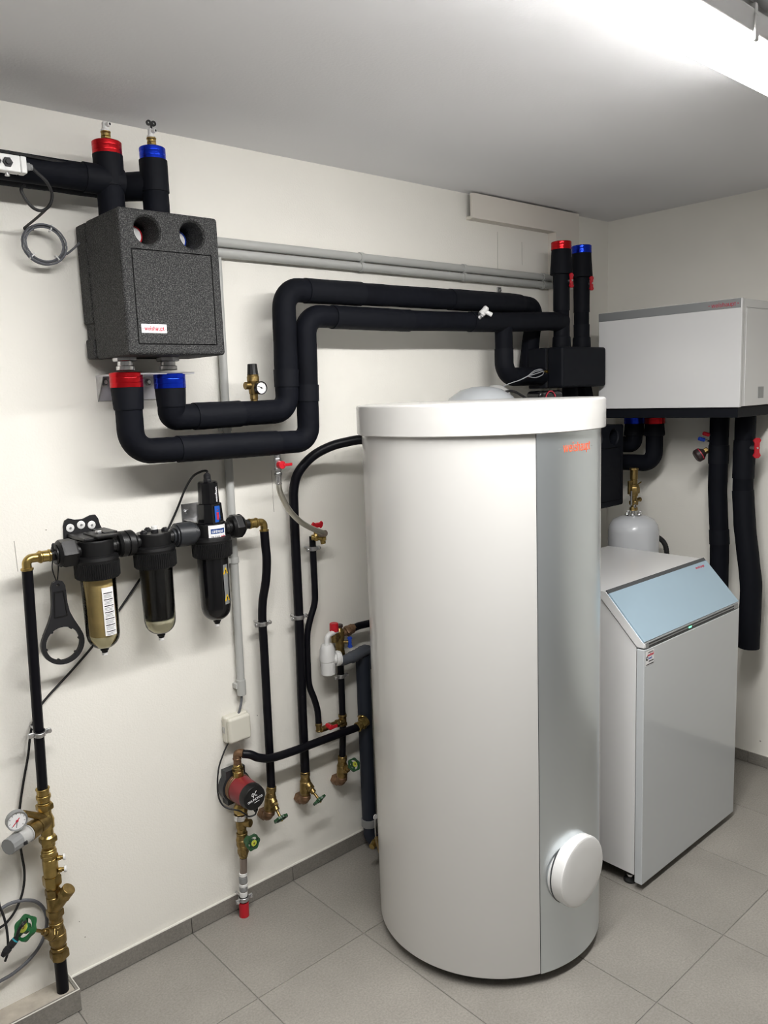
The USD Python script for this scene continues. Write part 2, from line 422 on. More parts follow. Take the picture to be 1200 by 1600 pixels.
# ---------------------------------------------------------------- batten lamp, the light of the room
lamp = Thing('ceiling_lamp', 'long white batten lamp glowing on the ceiling', 'lamp')
LX0, LX1, LY = -3.36, -1.36, -1.392
t = np.linspace(math.pi, 2 * math.pi, 15)
sec = Polygon([(.063 * math.cos(a), 2.3970 + .019 * math.sin(a)) for a in t] + [(.063, 2.4005), (-.063, 2.4005)])
yzx = lambda poly, x0, x1, y=0: basis(ext(poly, x1 - x0), (x0, y, 0), EY, EZ)     # section drawn in (y, z), pulled along x
lamp.part('diffuser', yzx(sec, LX0, LX1, LY), 'lamp_glow', 40)
lamp.part('housing', cat(rbox((LX0 - .004, LY - .0645, 2.3998), (LX1 + .004, LY + .0645, 2.452), .008), box((LX0 + .05, LY - .035, 2.45), (LX1 - .05, LY + .035, H))), 'light_grey_plastic')
for x in (-3.1, -2.42, -1.735):
    lamp.part('clip', cat(rbox((x - .008, LY - .069, 2.388), (x + .008, LY - .060, 2.44), .003), rbox((x - .006, LY - .066, 2.43), (x + .006, LY - .045, 2.460), .002)), 'light_grey_plastic', label='grey snap clip')
for x, s in ((LX0, -1), (LX1, 1)):
    lamp.part('end_cap', rbox((x, LY - .066, 2.376), (x + s * .012, LY + .066, 2.455), .004), 'white_plastic')

# ================================================================ hot water tank
TX, TY, TR = -1.63, -.607, .357
tank = Thing('hot_water_tank', 'tall round white storage tank with a silver front strip', 'water tank')
def at_tank(m): return place(m, (TX, TY, 0))
tank.part('body', at_tank(lathe([(0, .032), (TR - .004, .032), (TR, .036), (TR, 1.64), (0, 1.64)], 160)), 'tank_white')
A0, A1 = math.radians(-114.0), math.radians(-65.2)
tank.part('front_panel', at_tank(lathe([(TR - .004, .034), (TR + .0012, .034), (TR + .0012, 1.64), (TR - .004, 1.64)], 60, A0, A1)), 'silver_panel', label='brushed silver front panel')
for a in (A0 - .0022, A1 + .0022):
    tank.part('seam', at_tank(lathe([(TR - .004, .034), (TR + .0004, .034), (TR + .0004, 1.62)], 1, a - .0026, a + .0026)), 'dark_strip', False)
tank.part('lid', at_tank(lathe([(TR + .002, 1.597), (TR + .012, 1.597), (TR + .014, 1.599), (TR + .014, 1.676), (TR + .012, 1.6805), (TR + .006, 1.683), (0, 1.6835)], 160)), 'tank_white', label='white lid with a turned-down rim')
tank.part('base_ring', at_tank(lathe([(0, .012), (TR - .030, .012), (TR - .030, .032), (0, .032)], 96)), 'rubber')
for a in (-100, 20, 140):
    a = math.radians(a)
    tank.part('foot', place(cyl(.03, .013, 20), (TX + .26 * math.cos(a), TY + .26 * math.sin(a), 0)), 'rubber')
disc = tank.part('flange_cover', place(lathe([(0, -.06), (.100, -.06), (.1035, .030), (.1015, .0365), (.096, .0395), (.07, .0415), (0, .043)], 72), (-1.652, -.955, .325), (0, -1, 0)), 'white_plastic', label='round white cover on the front strip')
disc.part('shadow_ring', place(ring(.1005, .1045, .004, 64), (-1.652, -.952, .325), (0, -1, 0)), 'dark_strip')
lg = meshkit.text_mesh('weishaupt', .0245, .0007); b = lg.bounds
lg.apply_translation([-(b[0][0] + b[1][0]) / 2, -.009, 0]); lg.apply_scale([.121 / (b[1][0] - b[0][0]), 1, 1])
dashes = (box((-.077, -.001, 0), (-.066, .001, .0007)), box((.066, -.001, 0), (.077, .001, .0007)))
def wrap(m, zc, th0):
    v = m.vertices.copy(); m = m.copy(); th = th0 + v[:, 0] / TR; rr = TR + .001 + v[:, 2]
    m.vertices = np.stack([TX + rr * np.cos(th), TY + rr * np.sin(th), zc + v[:, 1]], 1); return m
tank.part('lettering', wrap(lg, 1.552, math.radians(-90.6)), 'print_orange', False)
for dash in dashes:
    tank.part('dash', wrap(dash, 1.552, math.radians(-90.6)), 'strip_grey', False)

# ================================================================ floor-standing heat pump
hp = Thing('heat_pump', 'white floor-standing cabinet with a sloping blue-grey control panel', 'heat pump')
UX0, UX1 = -1.19, -.51
xr = (UX0 + .004, UX1 - .004)
hp.part('body', yzx(Polygon([(-.34, .05), (-.34, 1.0), (-.748, 1.0), (-.879, .858), (-.879, .05)]), *xr), 'enamel_white', False)
top = Polygon([(-.338, 1.002), (-.338, 1.03), (-.762, 1.03), (-.765, 1.029), (-.907, .878), (-.909, .872), (-.909, .864), (-.884, .864), (-.75, 1.002)])
hp.part('top_cover', yzx(top, UX0, UX1), 'enamel_white', 25, label='white cover folded down over the front slope')
sl0, sl1 = V3((0, -.7665, 1.0305)), V3((0, -.907, .881))
sd = (sl1 - sl0) / np.linalg.norm(sl1 - sl0); sn = np.array([0, sd[2], -sd[1]])
def slope_slab(x0, x1, s0, s1, n0, n1):
    P = [sl0 + sd * s + sn * n for s in (s0, s1) for n in (n0, n1)]
    return trimesh.convex.convex_hull(np.array([[x, p[1], p[2]] for x in (x0, x1) for p in P]))
sl = float(np.linalg.norm(sl1 - sl0))
cp = hp.part('control_panel', slope_slab(UX0 + .003, UX1 - .003, .010, sl - .002, -.002, .0035), 'blue_silver', False, label='sloping blue-grey control panel')
cp.part('lettering', text('weishaupt', .010, sl0 + sd * .026 + sn * .0036 + V3((UX1 - .075, 0, 0)), EX, -sd, .0006), 'print_red', False)
hp.part('panel_edge', slope_slab(UX0 + .003, UX1 - .003, -.004, .010, -.002, .0028), 'dark_strip', False, label='dark strip along the top of the control panel')
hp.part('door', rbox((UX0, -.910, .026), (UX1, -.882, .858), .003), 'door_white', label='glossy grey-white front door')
hp.part('slot_rail', box((UX0 + .010, -.9098, .8615), (UX1 - .010, -.900, .8785)), 'strip_grey', False)
hp.part('slot', cat(box((UX0 + .028, -.9102, .8722), (UX1 - .045, -.9085, .8765)), box((UX0 + .028, -.9102, .8625), (UX1 - .045, -.9085, .8675))), 'print_black', False)
led = ((-0.8893, -0.909, 0.8772)[0], -.9086, .8690)
hp.part('status_light', rbox((led[0] - .010, -.9112, led[2] - .003), (led[0] + .010, -.9076, led[2] + .003), .001), 'led_green', label='small green status light')
sk = (-1.157, -.9102, .825)
hp.part('sticker', box((sk[0] - .024, -.9104, sk[2] - .0245), (sk[0] + .028, -.9098, sk[2] + .0245)), 'label_white', False, label='installer sticker with red and blue print')
def scrawl(w, h, p, n, seed, ex=EX, ey=EZ):
    """a line of lettering too small to read: little upright and slanted strokes"""
    rnd = random.Random(seed); out = []
    for i in range(n):
        x = -w / 2 + w * (i + .5) / n; hh = h * rnd.choice((.6, .6, .62, 1.0)); ww = w / n
        g = LineString([(x - ww * .3, 0), (x - ww * .3 + rnd.uniform(-.1, .2) * ww, hh), (x + ww * .3, hh * rnd.uniform(.5, 1)), (x + ww * .25, 0)]).buffer(ww * .16, 1)
        out.append(ext(g, .0003))
    return basis(cat(out), p, ex, ey)
hp.part('sticker_print', scrawl(.030, .0035, (sk[0] + .006, -.9104, sk[2] + .0185), 12, 1), 'print_black', False)
hp.part('sticker_print', scrawl(.040, .0085, (sk[0] + .006, -.9104, sk[2] + .0075), 9, 2), 'print_red', False)
hp.part('sticker_print', scrawl(.018, .006, (sk[0] + .004, -.9104, sk[2] - .0030), 5, 3), 'print_blue', False)
hp.part('sticker_print', cat(box((sk[0] - .006, -.9107, sk[2] - .012), (sk[0] + .024, -.9103, sk[2] - .009)), box((sk[0] - .022, -.9107, sk[2] - .022), (sk[0] + .026, -.9103, sk[2] - .019)),
    basis(ext(Point(0, 0).buffer(.0075, 8).difference(affinity.translate(Point(0, 0).buffer(.0035, 8), .001, .001)), .0003), (sk[0] - .016, -.9104, sk[2] + .001), *FRONT)), 'print_black', False)
hp.part('underframe', box((UX0 + .02, -.86, .034), (UX1 - .02, -.36, .052)), 'rubber', False)
for x in (UX0 + .035, UX1 - .035):
    for y in (-.845, -.38):
        ft = hp.part('foot', stack((x, y, 0), EZ, [('c', .022, .008), ('k', .02, .009, .008), ('c', .008, .02)]), 'rubber')
        ft.part('nut', place(hexn(.012, .008), (x, y, .018)), 'chrome')

# ================================================================ wall-hung unit
BX, BY0, BY1, BZ0, BZ1 = -.40, -.838, -.213, 1.612, 2.022
wu = Thing('wall_unit', 'white box unit hung on the right wall with a grey top strip', 'wall unit')
wu.part('casing', rbox((BX + .022, BY0 + .004, BZ0 + .002), (-.001, BY1 - .004, BZ1 - .002), .004), 'enamel_white')
wu.part('front_panel', rbox((BX, BY0, BZ0), (BX + .018, BY1, BZ1), .004), 'enamel_white', label='flat white front panel')
wu.part('top_strip', box((BX - .0012, BY0 + .005, BZ1 - .036), (BX + .001, BY1 - .002, BZ1 - .002)), 'strip_grey', False, label='grey strip along the top edge')
wu.part('lettering', text('weishaupt', .0155, (BX - .0012, BY0 + .072, BZ1 - .0195), *SIDE, .0006, width=.095), 'print_red', False)
for y in (BY0 + .012, BY0 + .125):
    wu.part('dash', box((BX - .0018, y, BZ1 - .0205), (BX - .001, y + .007, BZ1 - .0185)), 'print_red', False)
wu.part('side_seam', cat(box((BX + .018, BY0 + .003, BZ0 + .004), (BX + .0225, BY1 - .003, BZ1 - .004)), box((BX + .045, BY0 + .0034, BZ1 - .034), (-.01, BY0 + .0044, BZ1 - .0325))), 'mid_grey_plastic', False)
wu.part('side_panel', rbox((BX + .042, BY0 + .001, BZ0 + .004), (-.002, BY0 + .004, BZ1 - .036), .001, 1), 'enamel_white')
wu.part('bottom_tray', rbox((BX + .012, BY0 + .012, BZ0 - .040), (-.001, BY1 - .01, BZ0 + .001), .004), 'foam_smooth', label='black tray under the box')
wu.part('rating_plate', box((BX + .16, BY0 + .0004, BZ0 + .03), (BX + .21, BY0 + .0012, BZ0 + .075)), 'strip_grey', False)

# ================================================================ pump groups in foam boxes
def pump_group(name, label, cx, lettered):
    """foam-boxed pump group on the long wall, 0.28 wide; returns the thing"""
    x0, x1, z0, z1, yf = cx - .1395, cx + .1395, 1.836, 2.196, -.281
    dz = 0.0
    if not lettered:
        dz = -.655
    z0, z1 = z0 + dz, z1 + dz
    g = Thing(name, label, 'pump station')
    bodym = mani(rbox((x0, yf, z0), (x1, -.075, z1), .009, 4))
    hz = 2.145 + dz; hx = (cx - .0645, cx + .0615)
    for x in hx:
        bodym = bodym - mcyl((x, yf - .02, hz), (0, 1, 0), .034, .18) - mani(place(lathe([(0, 0), (.039, 0), (.034, .007), (0, .007)], 40, pole=0.0), (x, yf - .001, hz), (0, 1, 0)))
    gx0, gx1, gz0, gz1, w = cx - .112, cx + .1145, z0 + .0255, z0 + .2625, .0032
    gro = mani(box((gx0, yf - .01, gz0), (gx1, yf + .004, gz1))) - mani(box((gx0 + w, yf - .02, gz0 + w), (gx1 - w, yf + .02, gz1 - w)))
    g.part('foam_shell', tri(bodym - gro), 'foam_bead' if lettered else 'foam_smooth', 30)
    g.part('lid_groove', tri(mani(box((gx0, yf + .0038, gz0), (gx1, yf + .0046, gz1))) - mani(box((gx0 + w, yf, gz0 + w), (gx1 - w, yf + .02, gz1 - w)))), 'foam_groove', False)
    g.part('back_shell', cat(rbox((x0 - .002, -.078, z0 + .095), (x1 + .002, -.012, z1 - .004), .006), rbox((x0 + .004, -.070, z0 + .004), (x1 - .004, -.012, z0 + .1), .006), rbox((x0 - .004, -.072, z0 + .002), (x0 + .04, -.02, z0 + .055), .005)), 'foam_bead' if lettered else 'foam_smooth')
    for x, m, c in ((hx[0], 'red_plastic', 'red'), (hx[1], 'blue_plastic', 'blue')):
        yd = yf + .098
        th = g.part('thermometer', place(lathe([(0, 0), (.025, 0), (.026, .004), (.026, .016), (.0235, .019), (.0215, .016), (0, .016)], 36), (x, yd, hz), (0, -1, 0)), m, label='dial thermometer with a %s rim' % c)
        th.part('dial', place(cyl(.0217, .0008, 32), (x, yd - .0158, hz), (0, -1, 0)), 'dial_white')
        th.part('pointer', cat(box((x - .001, yd - .0178, hz - .004), (x + .0012, yd - .0168, hz + .019)), place(cyl(.003, .001, 12), (x, yd - .0167, hz), (0, -1, 0)), box((x - .004, yd - .0172, hz - .0125), (x + .004, yd - .0166, hz - .0110))), 'print_black', False)
    if lettered:
        lx, lz = cx - .066, z0 + .066
        pb = g.part('name_plate', rbox((lx - .035, yf - .001, lz - .0115), (lx + .035, yf + .001, lz + .0115), .001, 1), 'label_white', label='white name plate with red lettering')
        pb.part('lettering', cat(text('weishaupt', .0095, (lx, yf - .001, lz), *FRONT, .0004, True, width=.054), box((lx - .033, yf - .0014, lz - .001), (lx - .0295, yf - .0009, lz)), box((lx + .0295, yf - .0014, lz - .001), (lx + .033, yf - .0009, lz))), 'print_red', False)
    for x in (cx - .094, cx + .031):
        g.part('outlet_nut', stack((x, -.15, z0 + .002), (0, 0, -1), [('h', .031, .012), ('c', .020, .012), ('c', .024, .012)]), 'chrome' if x < cx else 'zinc')
    return g
pump_group('pump_station', 'speckled black foam pump box with two round gauge holes and a name plate', -2.436, True)
pump_group('pump_station', 'smooth dark foam pump box half hidden behind the round tank', -.441, False)
br_ = Thing('angle_bracket', 'galvanised wall bracket under the speckled pump box', 'bracket')
bz = 1.790
bxl = (-2.5493, -0.002, 1.7806)[0]
br_.part('wall_plate', box((bxl, -.004, bz - .066), ((-2.2895, -0.002, 1.776)[0], -.0003, bz)), 'zinc_plate', False)
br_.part('shelf', box((-2.552, -.185, bz), (-2.345, 0, bz + .005)), 'zinc_plate', False)
br_.part('gusset', trimesh.convex.convex_hull(np.array([(x, y, z) for x in (bxl - .003, bxl) for y, z in ((-.001, bz), (-.05, bz), (-.001, bz - .068))])), 'zinc', False)
for p in ((-2.5321, -0.004, 1.7766), (-2.4017, -0.004, 1.7742)):
    bo = br_.part('bolt', stack((p[0], -.004, p[2]), (0, -1, 0), [('c', .0150, .002)]), 'dial_white')
    bo.part('nut', stack((p[0], -.006, p[2]), (0, -1, 0), [('h', .0105, .008)]), 'mid_grey_plastic')
    bo.part('thread', stack((p[0], -.014, p[2]), (0, -1, 0), [('c', .0058, .006)]), 'chrome')

# insulated valve box under the two upright pipes
vb = Thing('valve_box', 'black smooth foam box under the two upright pipes with red and blue caps', 'valve box')
vx0, vx1, vz0, vz1 = -.727, -.413, 1.711, 1.877
vb.part('front_shell', rbox((vx0, -.262, vz0), (vx1, -.181, vz1), .012, 4), 'foam_smooth')
vb.part('rear_shell', rbox((vx0, -.178, vz0), (vx1, -.085, vz1), .006), 'foam_smooth')
vb.part('seam', box((vx0 + .004, -.182, vz0 + .004), (vx1 - .004, -.177, vz1 - .004)), 'foam_groove', False)
q = (-0.727, -0.1806, 1.7786)
vb.part('sensor_gland', stack((vx0 + .002, q[1], q[2]), (-1, 0, 0), [('h', .009, .008), ('c', .006, .012)]), 'brass')
s0 = (vx0 - .018, q[1], q[2])
wires = []
for k, dzz in enumerate((.0, .005, -.005)):
    o = V3((0, -.003 * k, 1))
    wires.append(tube(spline([s0, V3((-0.7976, -0.205, 1.7834)) + V3((0, -.003 * k, dzz)), V3((-0.85, -0.21, 1.7761)) + V3((0, -.003 * k, dzz * 1.3)), (-0.8974, -0.215, 1.7613), (-0.9395, -0.21, 1.7472), (-0.9747, -0.2, 1.7382), (-1.0215, -0.2, 1.7268), (-1.0563, -0.2, 1.708), (-1.0719, -0.2, 1.6865)]), .0020, 8))
wires.append(tube(spline([(-0.8974, -0.215, 1.7613), (-0.8446, -0.212, 1.7556), (-0.7907, -0.206, 1.7653), s0]), .0020, 8))
solo('sensor_cable', cat(wires), 'wire_grey', 'thin grey sensor wire looped in front of the smooth black valve box', 'cable')

# vessels
ev = Thing('expansion_vessel', 'grey domed vessel top peeping up behind the round tank lid', 'expansion vessel')
ex_, ey_ = -1.215, -.25
ER = .150
ev.part('shell', place(lathe([(0, 1.10), (.06, 1.10), (.13, 1.125), (ER, 1.19), (ER, 1.605), (ER * .94, 1.650), (ER * .78, 1.688), (ER * .5, 1.716), (ER * .22, 1.726), (0, 1.728)], 64), (ex_, ey_, 0)), 'vessel_grey')
ev.part('wall_bracket', cat(box((ex_ - .03, ey_ + .12, 1.30), (ex_ + .03, 0, 1.33)), box((ex_ - .06, -.006, 1.25), (ex_ + .06, 0, 1.40))), 'zinc', False)
lug = (-1.1396, -0.27, 1.6871)
ev.part('lug', cat(rbox((lug[0] - .020, -.276, 1.645), (lug[0] + .018, -.262, lug[2] + .016), .002), rod((lug[0], -.278, 1.65), (lug[0], -.278, lug[2] + .016), .006, 8)), 'light_grey_plastic')
ev.part('side_cover', place(lathe([(0, 0), (.060, 0), (.060, .02), (.048, .045), (.02, .062), (0, .064)], 32), (lug[0] + .055, -.21, 1.668)), 'light_grey_plastic', label='light grey cover beside the dome')

# ================================================================ foam-insulated pipes
def insulated(t, pts, R, r, seams=(), m='insulation', wob=.05):
    """a run of black foam tube; the seams (points near the run) part it into the pieces one sees, each second one a little thicker"""
    P = np.array(dense(fillet(pts, R, 10), .025)); s = np.r_[0, np.cumsum(np.linalg.norm(np.diff(P, axis=0), axis=1))]
    cuts = sorted([0] + [float(s[np.argmin(np.linalg.norm(P - V3(q), axis=1))]) for q in seams] + [float(s[-1])])
    for k, (a, b) in enumerate(zip(cuts[:-1], cuts[1:])):
        u = np.unique(np.concatenate([[a, min(a + .004, b), max(b - .004, a), b], s[(s > a) & (s < b)]]))
        Q = np.stack([np.interp(u, s, P[:, c]) for c in range(3)], 1)
        rr = r + (.0026 if k % 2 else 0.0)
        t.part('foam_tube', tube(Q, rr, 28, wob), m if k % 2 == 0 else 'insulation_tape', 40)
def cap_ring(t, p, r, h, m, label):
    c = t.part('cap_ring', place(lathe([(0, 0), (r, 0), (r, h * .3), (r * .985, h * .32), (r, h * .36), (r, h * .62), (r * .985, h * .66), (r, h * .7), (r, h - .002), (r - .002, h), (0, h)], 40), p), m, label=label)
    return c
def butterfly_handle(t, p, axis, up, L=.026, w=.016, m='red_plastic', label='red butterfly handle'):
    h = t.part('handle', basis(ext(butterfly(L, w), .006), p, up, np.cross(axis, up)), m, 30, label=label)
    h.part('screw', place(cyl(.0042, .003, 12), V3(p) + V3(axis) * .006, axis), 'chrome')

# lower run, red end: out of the speckled pump box, along the wall and up to the red upright
ra = Thing('insulated_pipe', 'lower of two long black foam pipes, starting at the red ring under the pump box', 'insulated pipe')
cap_ring(ra, (-2.530, -.15, 1.757), .0435, .040, 'red_metal', 'red metal ring')
ra.part('foam_collar', place(lathe([(0, -.060), (.038, -.060), (.0395, -.055), (.0425, 0), (0, 0)], 32), (-2.530, -.15, 1.757)), 'insulation_tape')
insulated(ra, [(-2.530, -.15, 1.70), (-2.528, -.145, 1.583), (-1.928, -.14, 1.573), (-1.920, -.14, 1.968), (-1.5, -.14, 1.966), (-.985, -.15, 1.974), (-.70, -.17, 1.985), (-.60, -.17, 1.985)], [.062, .048, .06, .5, .5, .3], .0355,
          [(-2.401, -0.14, 1.5846), (-2.041, -0.14, 1.5783), (-1.9266, -0.14, 1.6998), (-1.9282, -0.14, 1.7546), (-1.8142, -0.14, 1.9742), (-1.4615, -0.14, 1.9756), (-1.1429, -0.14, 1.9789)])
rb = Thing('insulated_pipe', 'upper of two long black foam pipes, starting at the blue ring under the pump box', 'insulated pipe')
cap_ring(rb, (-2.404, -.15, 1.752), .0435, .040, 'blue_metal', 'blue metal ring')
rb.part('foam_collar', place(lathe([(0, -.052), (.038, -.052), (.0395, -.047), (.0425, 0), (0, 0)], 32), (-2.404, -.15, 1.752)), 'insulation_tape')
insulated(rb, [(-2.404, -.15, 1.71), (-2.403, -.14, 1.670), (-1.998, -.13, 1.672), (-1.989, -.13, 2.046), (-1.4, -.13, 2.050), (-.86, -.125, 2.054), (-.69, -.095, 2.050), (-.685, -.047, 1.78)], [.06, .05, .06, .5, .5, .06, .06], .0368,
          [(-2.3286, -0.13, 1.6679), (-2.1655, -0.13, 1.6678), (-1.9879, -0.13, 1.7601), (-1.9893, -0.13, 1.8118), (-1.91, -0.13, 2.0449), (-1.6854, -0.13, 2.0466), (-1.2525, -0.13, 2.0505), (-0.8218, -0.13, 2.0533)])
rc = Thing('insulated_pipe', 'short black foam branch from the long pipes down into the smooth valve box', 'insulated pipe')
insulated(rc, [(-.961, -.15, 1.975), (-.961, -.15, 1.762), (-.72, -.15, 1.762)], [.06], .0345, [(-.961, -.15, 1.87)])
# stubs above the speckled pump box
def vent(name, label, x, y, z, key):
    v = Thing(name, label, 'air vent')
    v.part('nipple', place(cyl(.0115, .008, 20), (x, y, z)), 'zinc')
    v.part('brass_body', stack((x, y, z + .007), EZ, [('h', .0135, .006), ('c', .0118, .009), ('c', .0128, .004)]), 'brass')
    v.part('cap', cat(stack((x, y, z + .026), EZ, [('c', .0115, .005), ('c', .0082, .015), ('k', .0082, .006, .004)]), rod((x, y, z + .041), (x + .005, y - .018, z + .041), .0056, 14)), 'white_plastic')
    v.part('spout_hole', rod((x + .005, y - .0176, z + .041), (x + .0054, y - .0188, z + .041), .0030, 12), 'print_black')
    if key:
        g = sbox(-.0018, 0, .0018, .012)
        for s in (-1, 1):
            g = g.union(Point(s * .0068, .014).buffer(.0070, 8).difference(Point(s * .0072, .0145).buffer(.0028, 8)))
        v.part('key', basis(ext(g, .005), (x, y - .002, z + .048), *FRONT), 'plastic_black', label='black bleed key')
    return v
ru = Thing('insulated_pipe', 'black foam tee pipe under a red ring above the speckled pump box', 'insulated pipe')
cap_ring(ru, (-2.530, -.15, 2.346), .0372, .036, 'red_metal', 'red metal ring')
insulated(ru, [(-2.530, -.15, 2.192), (-2.530, -.15, 2.350)], [], .0345, [(-2.53, -.15, 2.262)])
insulated(ru, [(-3.6, -.15, 2.287), (-2.50, -.15, 2.287)], [], .0338, [(-2.592, -.15, 2.287)])
vent('air_vent', 'white and brass air vent standing on the red ring, without a key', -2.530, -.15, 2.382, False)
rv = Thing('insulated_pipe', 'black foam tee pipe under a blue ring above the speckled pump box', 'insulated pipe')
cap_ring(rv, (-2.404, -.15, 2.353), .0345, .035, 'blue_metal', 'blue metal ring')
insulated(rv, [(-2.404, -.15, 2.192), (-2.404, -.15, 2.356)], [], .0345, [(-2.404, -.15, 2.27)])
insulated(rv, [(-3.6, -.074, 2.292), (-2.47, -.078, 2.294), (-2.404, -.14, 2.294)], [.03], .0345, [(-2.47, -.078, 2.294)])
vent('air_vent', 'white and brass air vent on the blue ring with a black key on top', -2.404, -.15, 2.388, True)
# the two uprights on the smooth valve box
for nm, x, z1, m, c in (('red', -.608, 2.309, 'red_metal', 0), ('blue', -.463, 2.306, 'blue_metal', 1)):
    u = Thing('insulated_pipe', 'black foam upright topped by a %s ring, standing on the smooth valve box' % nm, 'insulated pipe')
    cap_ring(u, (x, -.17, z1 - .032), .0418, .032, m, nm + ' metal ring')
    u.part('foam_collar', place(lathe([(0, 0), (.044, 0), (.0465, .003), (.0415, .08), (.0405, .10), (0, .10)], 32), (x, -.17, z1 - .132)), 'insulation_tape')
    insulated(u, [(x, -.17, 1.873), (x, -.17, z1 - .12)], [], .0315, [(x, -.17, 1.925), (x, -.17, 1.99), (x, -.17, 2.03)])
    u.part('sleeve', place(lathe([(0, 0), (.0375, 0), (.039, .004), (.0375, .048), (.034, .054), (0, .054)], 32), (x, -.17, 1.872)), 'insulation_tape')
    butterfly_handle(u, (x + .004, -.214, z1 - .160), (0, -1, 0), EZ, .027, .017)
    u.part('handle_stem', rod((x + .004, -.19, z1 - .160), (x + .004, -.216, z1 - .160), .006, 12), 'zinc')
# from the wall unit: two bends into the hidden pump box
for nm, y, zb, m, yd in (('blue', -.240, 1.392, 'blue_metal', -.03), ('red', -.342, 1.318, 'red_metal', -.03)):
    u = Thing('insulated_pipe', 'black foam bend under a %s ring below the wall unit, turning left' % nm, 'insulated pipe')
    cap_ring(u, (-.15, y, 1.536), .0455, .036, m, nm + ' metal ring')
    u.part('foam_collar', place(lathe([(0, -.055), (.043, -.055), (.0455, -.05), (.0425, 0), (0, 0)], 32), (-.15, y, 1.536)), 'insulation_tape')
    zc = zb + .0375
    insulated(u, [(-.15, y, 1.49), (-.15, y, zc), (-.15, -.10, zc), (-.33, -.095, zc)] if nm == 'red' else [(-.15, y, 1.49), (-.15, y, zc + .01), (-.15, -.10, zc + .01), (-.33, -.095, zc + .01)], [.055, .05], .0375)
# two long pipes under the wall unit
p1 = Thing('insulated_pipe', 'long black foam pipe under the wall unit with a brown balancing valve knob', 'insulated pipe')
insulated(p1, [(-.15, -.642, 1.600), (-.15, -.640, 1.25), (-.15, -.655, 1.02), (-.15, -.660, .630), (0, -.660, .625)], [.4, .4, .055], .0385, [(-0.15, -0.6463, 1.4335), (-0.15, -0.648, 1.3682), (-0.15, -0.6558, 1.0704), (-0.15, -0.6571, 1.0201)])
kq = (-0.19, -0.5879, 1.413)
root = (-.165, -.615, 1.435)
kd = (V3(kq) - V3(root)) / np.linalg.norm(V3(kq) - V3(root))
p1.part('valve_body', stack(root, kd, [('s', .015), ('h', .014, .022), ('c', .010, .030)]), 'brass_dull')
kn = p1.part('knob', stack(V3(kq) - kd * .012, kd, [('k', .013, .027, .016), ('c', .028, .022), ('k', .027, .021, .006)], 24), 'handle_brown', label='dark brown valve knob')
kn.part('mark', stack(V3(kq) - kd * .004 + V3((0, 0, 0)), kd, [('s', .010), ('c', .0284, .004)]), 'print_red')
for q, m in (((-0.19, -0.6114, 1.4924), 'red_plastic'), ((-0.2, -0.5972, 1.4711), 'blue_plastic')):
    d = V3((-.10, .020, .024)); d /= np.linalg.norm(d)
    p1.part('test_point', cat(rod(V3(q) + V3((.04, -.025, -.014)), q, .004, 12)), 'chrome')
    p1.part('test_cap', rod(V3(q) + V3((.004, -.0025, -.0014)), V3(q) + V3((-.018, .011, .006)), .0085, 14), m)
p2 = Thing('insulated_pipe', 'long black foam pipe with a red handle under the wall unit, cut above the floor', 'insulated pipe')
insulated(p2, [(-.15, -.752, 1.600), (-.15, -.748, 1.27), (-.15, -.762, 1.10), (-.15, -.796, .86), (-.15, -.793, .588)], [.3, .4, .5], .0405, [(-0.15, -0.7483, 1.4733), (-0.15, -0.7532, 1.311), (-0.15, -0.7547, 1.26)])
p2.part('handle_stem', rod((-.165, -.77, 1.44), (-.18, -.815, 1.44), .008, 12), 'zinc')
butterfly_handle(p2, (-.18, -.812, 1.440), V3((-.5, -.866, 0)), EZ, .038, .022)
# hidden pump box: what leaves it at the top and the bottom
p3 = Thing('insulated_pipe', 'short black foam pipe straight below the smooth valve box, left of two', 'insulated pipe')
insulated(p3, [(-.52, -.15, 1.535), (-.52, -.15, 1.712)], [], .034)
p3 = Thing('insulated_pipe', 'short bent black foam pipe below the smooth valve box, right of two', 'insulated pipe')
insulated(p3, [(-.40, -.16, 1.50), (-.40, -.16, 1.60), (-.435, -.16, 1.715)], [.04], .034)
p4 = Thing('insulated_pipe', 'black foam pipe with a grey tag dropping from the pump box behind the tank', 'insulated pipe')
insulated(p4, [(-.41, -.15, 1.16), (-.41, -.15, .5)], [], .034, [(-.41, -.15, 1.0)])
p4.part('tag', box((-.452, -.189, 1.075), (-.422, -.187, 1.12)), 'label_silver', False, label='small grey tag')
p4.part('tag_print', box((-.452, -.1892, 1.055), (-.430, -.187, 1.075)), 'print_red', False)

# pump head and cables on top of the tank, behind the lid
ph = Thing('circulator', 'black circulator with a red ring just above the tank lid, right of the grey dome', 'pump')
q = V3((-.80, -.235, 1.64))
ph.part('motor', cat(rbox(q + V3((-.075, -.03, -.06)), q + V3((.075, .05, .062)), .016, 4)), 'plastic_gloss_black')
ph.part('dial_ring', place(ring(.030, .034, .003, 40), q + V3((-.015, -.030, .028)), (0, -1, 0)), 'print_red')
ph.part('flange', rbox(q + V3((-.05, .05, -.05)), q + V3((.05, .13, .03)), .01), 'plastic_dark')
solo('pump_cable', tube(spline([(-1.179, -0.3, 1.6737), (-1.1567, -0.3, 1.6963), (-1.104, -0.29, 1.7069), (-1.0505, -0.28, 1.701), (-0.9843, -0.27, 1.6798), (-0.9322, -0.26, 1.661)]), .005, 10), 'cable_black', 'thick black cable arching over the tank lid to the pump head', 'cable')

